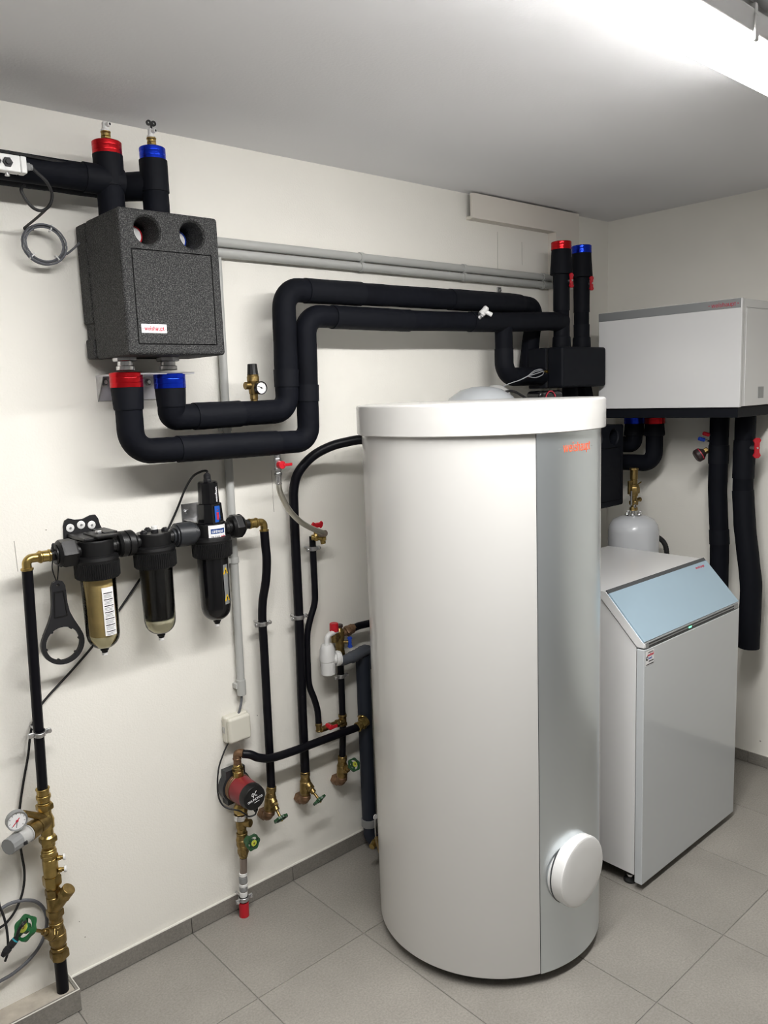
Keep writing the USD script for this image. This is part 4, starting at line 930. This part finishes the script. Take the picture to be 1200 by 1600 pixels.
cv.part('body', stack((SX - .001, SY, .502), (0, 0, -1), [('c', .0185, .006), ('c', .0205, .011), ('h', .0235, .012), ('c', .0205, .052), ('h', .0255, .030), ('c', .0185, .006)]), 'brass')
for z in (.470, .434):
    tp = cv.part('test_plug', stack((SX + .015, SY - .012, z), (.93, -.36, 0), [('c', .007, .010), ('c', .0055, .005)]), 'brass')
    tp.part('plug_cap', stack((SX + .015 + .93 * .015, SY - .012 - .36 * .015, z), (.93, -.36, 0), [('c', .009, .007)]), 'white_plastic')
sr = Thing('strainer', 'brass Y strainer with a slanting side branch, third in the left brass stack', 'strainer')
sr.part('body', stack((SX - .002, SY, .385), (0, 0, -1), [('c', .0165, .004), ('h', .0215, .022), ('c', .0195, .040), ('h', .0240, .022), ('c', .018, .010)]), 'brass_dull')
e = V3((-2.7915, -0.085, 0.3818)); s0 = V3((SX - .002, SY - .004, .322)); dd = (e - s0) / np.linalg.norm(e - s0); ll = np.linalg.norm(e - s0)
sr.part('branch', stack(s0, dd, [('c', .0165, ll * .62), ('h', .0205, ll * .16), ('c', .0185, ll * .22)]), 'brass_dull')
def handwheel(t, p, axis, R, m='green_plastic', disc='dial_yellow', lobes=6, spokes=3, th=.010, label=None):
    a = V3(axis) / np.linalg.norm(axis)
    w = t.part('handwheel', place(ext(wheel_poly(R, lobes, spokes), th), V3(p), a), m, 30, label=label or 'green handwheel')
    w.part('hub', stack(V3(p) - a * .003, a, [('c', R * .42, th + .006)]), m)
    if disc: w.part('hub_disc', cat(place(lathe([(0, 0), (R * .40, 0), (R * .40, .001), (0, .001)], 24), V3(p) + a * (th + .003), a)), disc)
    w.part('hub_nut', stack(V3(p) + a * (th + .003), a, [('c', R * .13, .003)]), 'brass')
sv = Thing('stop_valve', 'brass stop valve with a green handwheel, lowest in the left brass stack', 'valve')
sv.part('body', stack((SX - .002, SY, .290), (0, 0, -1), [('c', .0175, .010), ('c', .0195, .008), ('c', .0175, .004), ('k', .018, .0225, .022), ('c', .0235, .030), ('k', .0225, .018, .012), ('c', .0215, .010), ('h', .0265, .026), ('c', .018, .006)]), 'brass_dull')
r0 = V3((SX - .002, SY, .238)); wq = V3((-2.9155, -0.09, 0.3263)); dd = (wq - r0) / np.linalg.norm(wq - r0); ll = np.linalg.norm(wq - r0)
sv.part('bonnet', stack(r0, dd, [('c', .0195, .024), ('h', .0195, .010), ('k', .0165, .012, .014), ('c', .0085, .014), ('c', .0045, max(.002, ll - .066))]), 'brass_dull')
handwheel(sv, wq - dd * .004, dd, .0325)
solo('floor_pipe', tube(dense([(SX - .002, SY, .172), (SX - .003, SY, .064)]), .0165, 20), 'pipe_black', 'short black pipe between the lowest brass stop valve and the tiled plinth', 'pipe')
# cables in the lower left corner
solo('grey_cable', tube(spline([(-3.42, -.005, .34), (-3.38, -.014, .342), (-3.2, -.02, .35), (-2.9892, -0.02, 0.3617), (-2.9563, -0.02, 0.3662), (-2.9305, -0.018, 0.3697), (-2.8967, -0.015, 0.3615), (-2.8649, -0.012, 0.3426), (-2.845, -0.012, 0.3132), (-2.838, -0.012, 0.2759), (-2.8451, -0.012, 0.2396), (-2.8645, -0.012, 0.2038), (-2.8976, -0.015, 0.1794), (-2.9399, -0.02, 0.166), (-2.9782, -0.025, 0.165), (-3.0118, -0.03, 0.1697), (-3.2, -.03, .20), (-3.44, -.018, .31), (-3.47, -.005, .335)]), .0048, 10), 'cable_grey', 'thick grey cable looping behind the lowest brass stop valve', 'cable')
solo('plug_cable', tube(spline([(-3.3, -.004, .50), (-3.25, -.02, .505), (-3.08, -.04, .49), (-2.9776, -0.05, 0.4309), (-2.9648, -0.06, 0.396), (-2.9587, -0.07, 0.3568), (-2.9594, -0.08, 0.3154), (-2.9647, -0.085, 0.2776), (-2.9734, -0.085, 0.2559)]), .0032, 8), 'cable_black', 'thin black cable hanging at the left edge beside the green handwheel', 'cable')
pg = Thing('cable_connector', 'black cable connector with a teal ring left of the lowest green handwheel', 'connector')
c0, c1 = V3((-2.9427, -0.1, 0.3154)), V3((-2.9848, -0.1, 0.2817)); dd = (c1 - c0) / np.linalg.norm(c1 - c0)
pg.part('barrel', stack(c0, dd, [('c', .0085, .004), ('s', .003), ('c', .0095, .016), ('c', .0085, .004), ('c', .0100, .012), ('k', .0095, .0055, .012)]), 'plastic_dark')
pg.part('teal_ring', stack(c0 + dd * .003, dd, [('c', .0090, .005)]), 'teal', label='teal ring')
pg.part('lead', tube(spline([c0 + dd * .002, (-2.9377, -0.115, 0.3469), (-2.9282, -0.12, 0.3596), (-2.9162, -0.1, 0.3507)]), .0045, 8), 'cable_black')

# ================================================================ pipes in the middle of the wall
def wall_valve(name_label, ptop, wheel, flat, wlabel, elbow, m='dark_green_plastic', disc=None, R=.0245):
    """slant-seat brass valve under a pipe end: body down to a bronze elbow into the wall, bonnet with a handwheel"""
    t = Thing('stop_valve', name_label, 'valve')
    a = V3(ptop); e = V3((elbow[0], -.045, elbow[2])); a[1] = -.05
    d = e - a; ln = np.linalg.norm(d); d /= ln
    t.part('body', stack(a + d * -.008, d, [('c', .0165, .006), ('h', .0170, .016), ('k', .015, .018, .014), ('c', .0195, max(.01, ln * .42)), ('k', .0185, .0155, .012)]), 'brass_dull')
    t.part('wall_elbow', cat(tube(fillet([a + d * (ln * .62), e, (e[0], -.001, e[2] - .002)], [.016], 6), .0165, 18), rod(e + np.array([0, .020, -.001]), (e[0], -.0005, e[2] - .002), .020, 6), place(cyl(.0195, .014, 20), e - d * .022, d)), 'bronze')
    w = V3(wheel); r = a + d * ln * (.30 if not disc else .55); b = w - r; lb = np.linalg.norm(b); b /= lb
    t.part('bonnet', stack(r, b, [('c', .0150, lb * .32), ('h', .0150, .010), ('c', .0100, lb * .18), ('c', .0048, lb * .5 - .010)]), 'brass_dull')
    handwheel(t, w - b * .004, b, R, m, disc, 8 if not disc else 6, 3, .008, wlabel)
    return t
# filter outlet line
q1 = (-2.0931, -0.05, 0.4038)
o1 = Thing('outlet_pipe', 'black bent pipe from the right end of the filter row down to a wall valve', 'pipe')
o1.part('pipe', tube(spline([(-2.092, -.10, 1.300), (-2.090, -.099, 1.25), (-2.088, -.098, 1.20), (-2.088, -.085, 1.13), (-2.088, -.060, 1.06), (-2.088, -.050, .99), (-2.088, -.05, .90), (-2.09, -.05, .7), (q1[0], -.05, q1[2])]), .0140, 20), 'pipe_black')
o1.part('brass_elbow', cat(stack((-2.152, FY, FZ), EX, [('c', .0145, .005), ('c', .0165, .006), ('c', .0150, .018), ('c', .0165, .005), ('k', .0155, .0125, .006)]), tube(fillet([(-2.118, FY, FZ), (-2.092, FY, FZ), (-2.092, FY, FZ - .028)], [.016], 8), .0115, 18), place(cyl(.0150, .006, 24), (-2.092, FY, 1.296))), 'brass')
pclamp(None, (-2.088, -.05, (-2.0859, -0.05, 0.9816)[2]), EZ, .014, 'zinc pipe clamp on the black filter outlet pipe')
wall_valve('brass wall valve under the filter outlet pipe, right beside the red pump', q1, (-2.0973, -0.105, 0.3178), None, 'dark green handwheel', (-2.107, -0.045, 0.3048))
# tank line
q2 = (-1.9508, -0.05, 0.4078)
o2 = Thing('tank_pipe', 'black pipe rising along the wall and curving over to just under the tank lid', 'pipe')
o2.part('pipe', tube(spline([(q2[0], -.05, q2[2]), (-1.9483, -0.05, 0.6618), (-1.942, -0.05, 0.9696), (-1.9401, -0.05, 1.2032), (-1.9381, -0.05, 1.3557), (-1.938, -0.055, 1.4099), (-1.9291, -0.065, 1.4567), (-1.9062, -0.08, 1.4938), (-1.8716, -0.1, 1.5257), (-1.8289, -0.13, 1.5489), (-1.7924, -0.16, 1.5598), (-1.7533, -0.2, 1.5665), (-1.72, -.255, 1.555)]), .0158, 20), 'pipe_black')
pclamp(None, ((-1.9419, -0.05, 0.9719)[0], -.05, (-1.9419, -0.05, 0.9719)[2]), EZ, .0158, 'zinc pipe clamp on the curving black tank pipe')
wall_valve('brass wall valve under the curving tank pipe, middle of three wall valves', q2, (-1.9358, -0.105, 0.3219), None, 'dark green handwheel', (-1.9538, -0.045, 0.3037))
# small wavy pipe with the filling hose
q3 = (-1.8821, -0.05, 0.5661)
o3 = Thing('filling_pipe', 'thin wavy black pipe from the braided hose valve down to a small brass elbow', 'pipe')
o3.part('pipe', tube(spline([(-1.8681, -0.05, 1.2408), (-1.8685, -0.05, 1.1468), (-1.8693, -0.05, 1.0452), (-1.8748, -0.05, 1.0007), (-1.8973, -0.05, 0.9484), (-1.9117, -0.05, 0.8945), (-1.9154, -0.05, 0.7919), (-1.9143, -0.05, 0.7219), (-1.8957, -0.05, 0.6651), (-1.8845, -0.05, 0.6192), q3]), .0112, 18), 'pipe_black')
pclamp(None, ((-1.868, -0.05, 1.1984)[0], -.05, (-1.868, -0.05, 1.1984)[2]), EZ, .0112, 'zinc pipe clamp just below the braided hose valve')
hv = (-1.858, -0.055, 1.2443)
vv = Thing('hose_valve', 'small ball valve with a red butterfly handle at the lower end of the braided hose', 'valve')
hx_ = V3(hv)
vv.part('body', cat(stack(hx_ + V3((-.018, 0, -.006)), (.80, -.6, .0), [('c', .010, .010), ('h', .0135, .012), ('c', .0115, .016), ('h', .0135, .012)]), rod(hx_ + V3((.012, -.02, -.005)), hx_ + V3((.014, -.024, -.030)), .009, 14), rod(hx_, hx_ + V3((0, 0, .025)), .006, 12)), 'brass')
vv.part('handle', basis(ext(butterfly(.021, .017), .006), hx_ + V3((.002, -.006, .036)), EX, V3((0, -.35, .94))), 'red_plastic', 30, label='red butterfly handle')
tv = Thing('drain_valve', 'small ball valve with red lever at the upper end of the braided hose', 'valve')
tz = (-2.0535, -0.14, 1.5351)
tv.part('body', stack((tz[0], -.14, 1.540), (0, 0, -1), [('c', .0105, .012), ('h', .0125, .010), ('c', .0105, .020), ('h', .0125, .010), ('c', .0095, .008)]), 'zinc')
tv.part('handle', cat(rod((tz[0], -.150, 1.507), (tz[0], -.168, 1.507), .0125, 16), rbox((tz[0] + .004, -.170, 1.502), (tz[0] + .036, -.164, 1.511), .002)), 'red_plastic', label='red lever handle')
bh = Thing('braided_hose', 'steel braided hose curving between the two small red-handled valves', 'hose')
bp = [(tz[0], -.14, 1.462), (tz[0] + .001, -.14, 1.43), (-2.0439, -0.138, 1.4064), (-2.0149, -0.134, 1.3573), (-1.973, -0.128, 1.3157), (-1.9291, -0.122, 1.2879), (-1.8888, -0.116, 1.2686), (-1.8607, -0.11, 1.2573)]
bh.part('braid', tube(spline(bp, 14), .0092, 18), 'braid')
bh.part('ferrule', stack((tz[0], -.14, 1.482), (0, 0, -1), [('h', .0120, .010), ('c', .0098, .022), ('c', .0106, .006)]), 'chrome')
e = V3(bp[-1]); d = V3((.0, .8, -.1)); d /= np.linalg.norm(d)
bh.part('ferrule', stack(e + V3((-.004, -.010, .001)), d, [('c', .0112, .022), ('h', .0120, .010)]), 'copper_grey')

# right-hand line with the safety group
gx = (-1.7743, -0.05, 0.7788)[0]
q4 = (-1.7838, -0.05, 0.407)
o4 = Thing('safety_pipe', 'black pipe between the red-capped safety group and the rightmost green-wheeled wall valve', 'pipe')
o4.part('pipe', cat(tube(dense([(gx + .003, -.05, (-1.773, -0.05, 0.8023)[2]), (gx, -.05, (-1.7862, -0.05, 0.5724)[2])]), .0118, 18), tube(dense([(gx, -.05, (-1.7887, -0.05, 0.5292)[2]), (q4[0], -.05, q4[2])]), .0120, 18)), 'pipe_black')
pclamp(None, (gx + .001, -.05, (-1.7809, -0.05, 0.7159)[2]), EZ, .0118, 'zinc pipe clamp under the white siphon')
wall_valve('brass wall valve with green and yellow wheel facing out, nearest the tank', q4, (-1.7833, -0.115, 0.4018), None, 'green handwheel with a yellow hub', (-1.7883, -0.045, 0.3123), 'dark_green_plastic', 'dial_yellow', .0235)
tz_ = (-1.788, -0.05, 0.5412)[2]
te = Thing('filling_tee', 'brass tee with a small red-handled valve joining the thin wavy pipe to the safety pipe', 'valve')
te.part('tee', cat(stack((gx, -.05, tz_ + .030), (0, 0, -1), [('c', .0155, .010), ('c', .0135, .022), ('c', .0155, .010)]), stack((gx, -.052, tz_ + .004), (q3[0] - gx, -.006, (q3[2] - .018) - (tz_ + .004)), [('c', .0125, .022), ('h', .0140, .012), ('c', .0110, .024), ('h', .0140, .012), ('c', .0105, .036)]), stack((q3[0], -.05, q3[2] + .006), (0, 0, -1), [('c', .0125, .010), ('c', .0105, .016), ('c', .0118, .006)])), 'brass_dull')
hp_ = (-1.8507, -0.075, 0.5541)
te.part('handle', cat(rod((hp_[0], -.055, hp_[2]), (hp_[0], -.082, hp_[2]), .0095, 14), rbox((hp_[0] - .004, -.086, hp_[2] - .006), (hp_[0] + .026, -.080, hp_[2] + .006), .002)), 'red_plastic', label='red lever handle')
sg = Thing('safety_valve', 'brass safety group with a red cap and blue handle beside the tank', 'safety valve')
zt = (-1.7689, -0.05, 0.8727)[2]
sg.part('body', cat(stack((gx + .003, -.05, zt - .085), EZ, [('c', .0155, .008), ('h', .0180, .018), ('c', .0150, .010), ('c', .0165, .030), ('c', .0185, .030), ('k', .0165, .010, .014)]),
    stack((gx + .003, -.05, zt - .006), (-.93, -.36, .0), [('c', .0135, .030), ('c', .0125, .010)]), stack((gx - .030, -.064, zt - .020), EZ, [('c', .0125, .018), ('c', .0135, .016), ('c', .0125, .008)])), 'brass_dull')
sg.part('red_cap', place(lathe([(0, 0), (.0155, 0), (.0165, .003), (.0155, .028), (.013, .030), (0, .030)], 12), (gx - .030, -.064, zt + .020)), 'red_plastic', 20, label='red turning cap')
sg.part('side_union', stack((gx + .008, -.052, zt - .004), (.96, -.10, .25), [('c', .0120, .022), ('h', .0195, .016), ('c', .0175, .016), ('c', .0140, .008)]), 'bronze')
sg.part('blue_handle', basis(ext(butterfly(.019, .012), .006), (gx + .026, -.078, zt - .030), EZ, (-.9, .4, 0)), 'blue_plastic', 30, label='blue butterfly handle')
sg.part('handle_stem', rod((gx + .006, -.055, zt - .030), (gx + .024, -.076, zt - .030), .006, 12), 'brass_dull')
sg.part('dark_cap', stack((gx + .004, -.05, zt + .024), EZ, [('c', .0135, .010)]), 'handle_brown')
sp = Thing('siphon', 'white plastic drain siphon with a collar, under the red-capped safety group', 'siphon')
sx, sz = (-1.8472, -0.075, 0.8033)[0], (-1.8472, -0.075, 0.8033)[2]
sp.part('cup', place(lathe([(0, -.056), (.022, -.056), (.0255, -.052), (.0265, -.006), (.0285, -.004), (.0285, .010), (.0275, .014), (.0265, .035), (.022, .050), (.018, .054), (0, .054)], 36), (sx, -.075, sz)), 'white_plastic')
sp.part('inlet_bend', tube(fillet([(sx, -.075, sz + .050), (sx, -.075, sz + .084), (gx - .020, -.066, sz + .088)], [.018], 8), .0092, 16), 'white_plastic')
cd = V3((-1.8071, -0.085, 0.793)) - V3((sx, -.075, sz + .002))
sp.part('collar_nut', stack((sx + .014, -.084, sz - .001), (.95, -.30, 0), [('c', .0185, .012), ('c', .0270, .013), ('c', .0245, .006)]), 'white_plastic')
wh = [(-1.8166, -0.09, 0.7966), (-1.7928, -0.092, 0.7886), (-1.755, -0.085, 0.7868), (-1.714, -0.075, 0.786), (-1.6735, -0.063, 0.7877), (-1.6496, -0.056, 0.7777), (-1.6503, -0.055, 0.7482), (-1.6521, -0.055, 0.7142)]
wp = dense(spline(wh, 4), .0060)
solo('waste_hose', tube(wp, [(.0222 if i % 2 else .0178) if i > len(wp) * .25 else .0178 for i in range(len(wp))], 22), 'waste_grey', 'grey corrugated waste hose from the white siphon behind the tank', 'hose', smooth=60)
solo('cold_pipe', tube(dense([(gx + .062, -.058, zt + .009), (-1.6917, -0.062, 0.886), (-1.6028, -0.066, 0.8837), (-1.60, -.262, (-1.6028, -0.066, 0.8837)[2] + .01)]), .0135, 18), 'pipe_black', 'short black pipe from the safety group behind the tank', 'pipe')
dk = Thing('drain_pipe', 'thick slate-black upright pipe against the wall, half hidden by the tank', 'pipe')
dx = (-1.672, -0.055, 0.4559)[0]
dk.part('pipe', tube(dense([(dx, -.055, (-1.6554, -0.055, 0.7691)[2]), (dx - .002, -.055, .13)]), .0265, 24, .05), 'slate_pipe')
dk.part('foot_socket', place(cyl(.030, .03, 24), (dx - .002, -.055, .10)), 'mid_grey_plastic')
dk.part('elbow', tube(fillet([(dx - .002, -.055, .12), (dx - .002, -.055, .04), (dx + .05, -.11, .035)], [.03], 6), .024, 18), 'slate_pipe')
dl = Thing('drain_cock', 'small brass drain cock low behind the left side of the tank', 'valve')
q = (-1.7823, -0.2, 0.1376)
dl.part('body', stack(V3(q) + V3((.03, .005, 0)), (-.9, -.3, -.2), [('c', .010, .020), ('h', .014, .010), ('c', .011, .016)]), 'brass')
dl.part('spigot', rod(V3(q) + V3((.025, .004, .002)), (-1.86, -.355, q[2] + .02), .010, 14), 'brass_dull')
dl.part('tag', rod(V3((-1.7572, -0.19, 0.2213)), V3((-1.7572, -0.19, 0.2213)) + V3((0, -.004, 0)), .010, 16), 'label_white', label='small white tag')
dl.part('tag_stem', rod(V3((-1.7531, -0.185, 0.2177)), V3(q) + V3((.02, .005, .004)), .0025, 8), 'zinc')

# circulation line
PX, PY = -2.216, -.05
cr = Thing('circulation_pipe', 'black pipe sagging from the red pump across to a brass coupling at the tank', 'pipe')
cr.part('pipe', tube(spline([(PX + .012, -.066, .572), (-2.1828, -0.078, 0.566), (-2.1542, -0.085, 0.5473), (-2.1071, -0.088, 0.532), (-2.0166, -0.088, 0.526), (-1.907, -0.087, 0.5238), (-1.8054, -0.085, 0.5209), (-1.7293, -0.083, 0.5178)]), .0138, 20), 'pipe_black')
e = V3((-1.7354, -0.083, 0.5173)); d = V3((-1.673, -0.083, 0.5347)) - e; d /= np.linalg.norm(d)
cr.part('brass_coupling', cat(stack(e, d, [('c', .0185, .008), ('c', .0165, .012), ('h', .021, .014), ('c', .018, .014)]), stack(e + d * .030 + V3((.008, .012, .006)), (.7, .7, .2), [('c', .0175, .02), ('h', .021, .014), ('c', .016, .05)])), 'brass')
cr.part('copper_elbow', cat(tube(fillet([(PX, PY, .535), (PX, PY, .575), (PX + .014, -.068, .574)], [.012], 6), .0128, 16), stack((PX, PY, .552), EZ, [('c', .0145, .006)])), 'bronze')
cp_ = Thing('circulation_pump', 'small red circulation pump with a round black cap, on the brass line above the floor', 'pump')
cz = .452
cp_.part('brass_union', cat(stack((PX, PY, .535), (0, 0, -1), [('c', .0145, .010), ('h', .0190, .012), ('c', .0180, .020), ('c', .0145, .008)]), stack((PX, PY, cz - .052), (0, 0, -1), [('k', .015, .021, .012), ('h', .0225, .024)])), 'brass')
cp_.part('volute', cat(place(lathe([(0, 0), (.040, 0), (.046, .004), (.046, .014), (.042, .018), (0, .018)], 36), (PX, -.034, cz), (0, -1, 0)), rod((PX, PY, cz - .055), (PX, PY, cz + .055), .0165, 18)), 'bronze')
shell = Point(0, 0).buffer(.052, 16).union(sbox(-.036, -.055, .036, .062))
cp_.part('foam_back', basis(ext(shell, .030), (PX, -.004, cz), *FRONT), 'union_grey', 30)
cp_.part('flange_ring', place(cyl(.0465, .008, 40), (PX, -.050, cz), (0, -1, 0)), 'bronze')
cp_.part('motor', place(lathe([(0, 0), (.0450, 0), (.0440, .004), (.0415, .062), (.041, .064), (0, .064)], 40), (PX, -.056, cz), (0, -1, 0)), 'pump_red', label='dark red motor')
cpc = cp_.part('end_cap', place(lathe([(0, 0), (.0420, 0), (.0425, .004), (.0400, .024), (.0375, .027), (0, .0275)], 40), (PX, -.118, cz), (0, -1, 0)), 'plastic_black', label='round black end cap with white print')
ca = math.radians(9)
tx, tzv = V3((math.cos(ca), 0, math.sin(ca))), V3((-math.sin(ca), 0, math.cos(ca)))
fc = V3((PX, -.1456, cz))
cpc.part('lettering', cat(text('GRUNDFOS', .0070, fc - tzv * .004, tx, tzv, .0004, True, width=.056), scrawl(.020, .0032, fc - tzv * .0155 + tx * .004, 9, 6, tx, tzv)), 'print_white', False)
em = cat(ext(LineString([(-.0085, .006), (-.004, .0085), (0, .004), (.004, -.002), (.009, -.004)]).buffer(.0014, 3), .0004), ext(LineString([(-.005, -.0065), (-.003, .0), (.002, .004), (.006, .008), (.0095, .011)]).buffer(.0013, 3), .0004), ext(LineString([(-.0085, .006), (-.009, .001), (-.004, -.001)]).buffer(.0013, 3), .0004))
cpc.part('emblem', basis(em, fc + tzv * .0105, tx, tzv), 'print_white', False)
cp_.part('cable_gland', stack((PX + .008, -.130, cz - .036), (.1, 0, -1), [('c', .0075, .016), ('k', .0065, .004, .006)]), 'plastic_black')
solo('pump_lead', tube(spline([(PX + .010, -.130, cz - .056), (PX + .006, -.128, cz - .066), (PX - .012, -.120, cz - .068), (PX - .024, -.110, cz - .056), (PX - .034, -.098, cz - .048), (PX - .070, -.070, cz - .030), (PX - .078, -.050, cz + .01), (PX - .060, -.03, cz + .075), (PX - .034, -.022, cz + .12), (jx0 + .010, -.020, jz0 + .003)]), .0026, 8), 'cable_black', 'thin black lead from the red pump up to the cream junction box', 'cable')
lv = Thing('stop_valve', 'brass valve with green and yellow wheel just below the red pump', 'valve')
lv.part('body', cat(stack((PX - .001, PY, cz - .092), (0, 0, -1), [('c', .0215, .006), ('c', .0165, .014), ('c', .0175, .028), ('c', .0155, .016), ('c', .0185, .010), ('k', .0175, .020, .012), ('c', .0205, .022), ('k', .020, .0165, .014), ('h', .0185, .018), ('k', .0165, .0135, .012)]), rod((PX, PY, cz - .122), (PX + .016, -.082, cz - .118), .0125, 16, r2=.0135)), 'brass_dull')
lv.part('chrome_ring', place(ring(.020, .0235, .018, 32), (PX - .001, PY, cz - .108)), 'chrome', label='bright metal ring')
lw = V3((-2.2007, -0.088, 0.2691)); lr = V3((PX, PY, lw[2] + .004)); ld = (lw - lr) / np.linalg.norm(lw - lr)
lv.part('bonnet', stack(lr, ld, [('c', .0145, np.linalg.norm(lw - lr) * .6), ('c', .010, np.linalg.norm(lw - lr) * .38)]), 'dark_green_plastic')
handwheel(lv, lw - ld * .004, (.05, -1, .05), .0255, 'dark_green_plastic', 'dial_yellow', 6, 3, .009, 'green handwheel with a yellow hub')
fp = Thing('floor_pipe', 'thin grey pipe with taped white and green bands below the pump line', 'pipe')
fp.part('pipe', tube(dense([(PX - .002, PY, .205), (PX - .012, PY, .045)]), .0122, 16), 'copper_grey')
for z, h, m, r in ((.142, .012, 'white_plastic', .0135), (.118, .022, 'mid_grey_plastic', .0140), (.106, .010, 'white_plastic', .0145), (.090, .015, 'mid_grey_plastic', .0138), (.070, .018, 'white_plastic', .0135)):
    fp.part('tape_band', place(cyl(r, h, 20), (PX - .007 - (.142 - z) * .05, PY, z)), m)
pclamp(None, (PX - .011, PY, .062), EZ, .0150, 'zinc pipe clamp just above the red floor sleeve')
solo('floor_sleeve', tube([(PX - .013, PY, 0), (PX - .012, PY, .050)], .0165, 24), 'red_plastic', 'short red plastic sleeve where the pump line enters the floor', 'sleeve')

write_all()
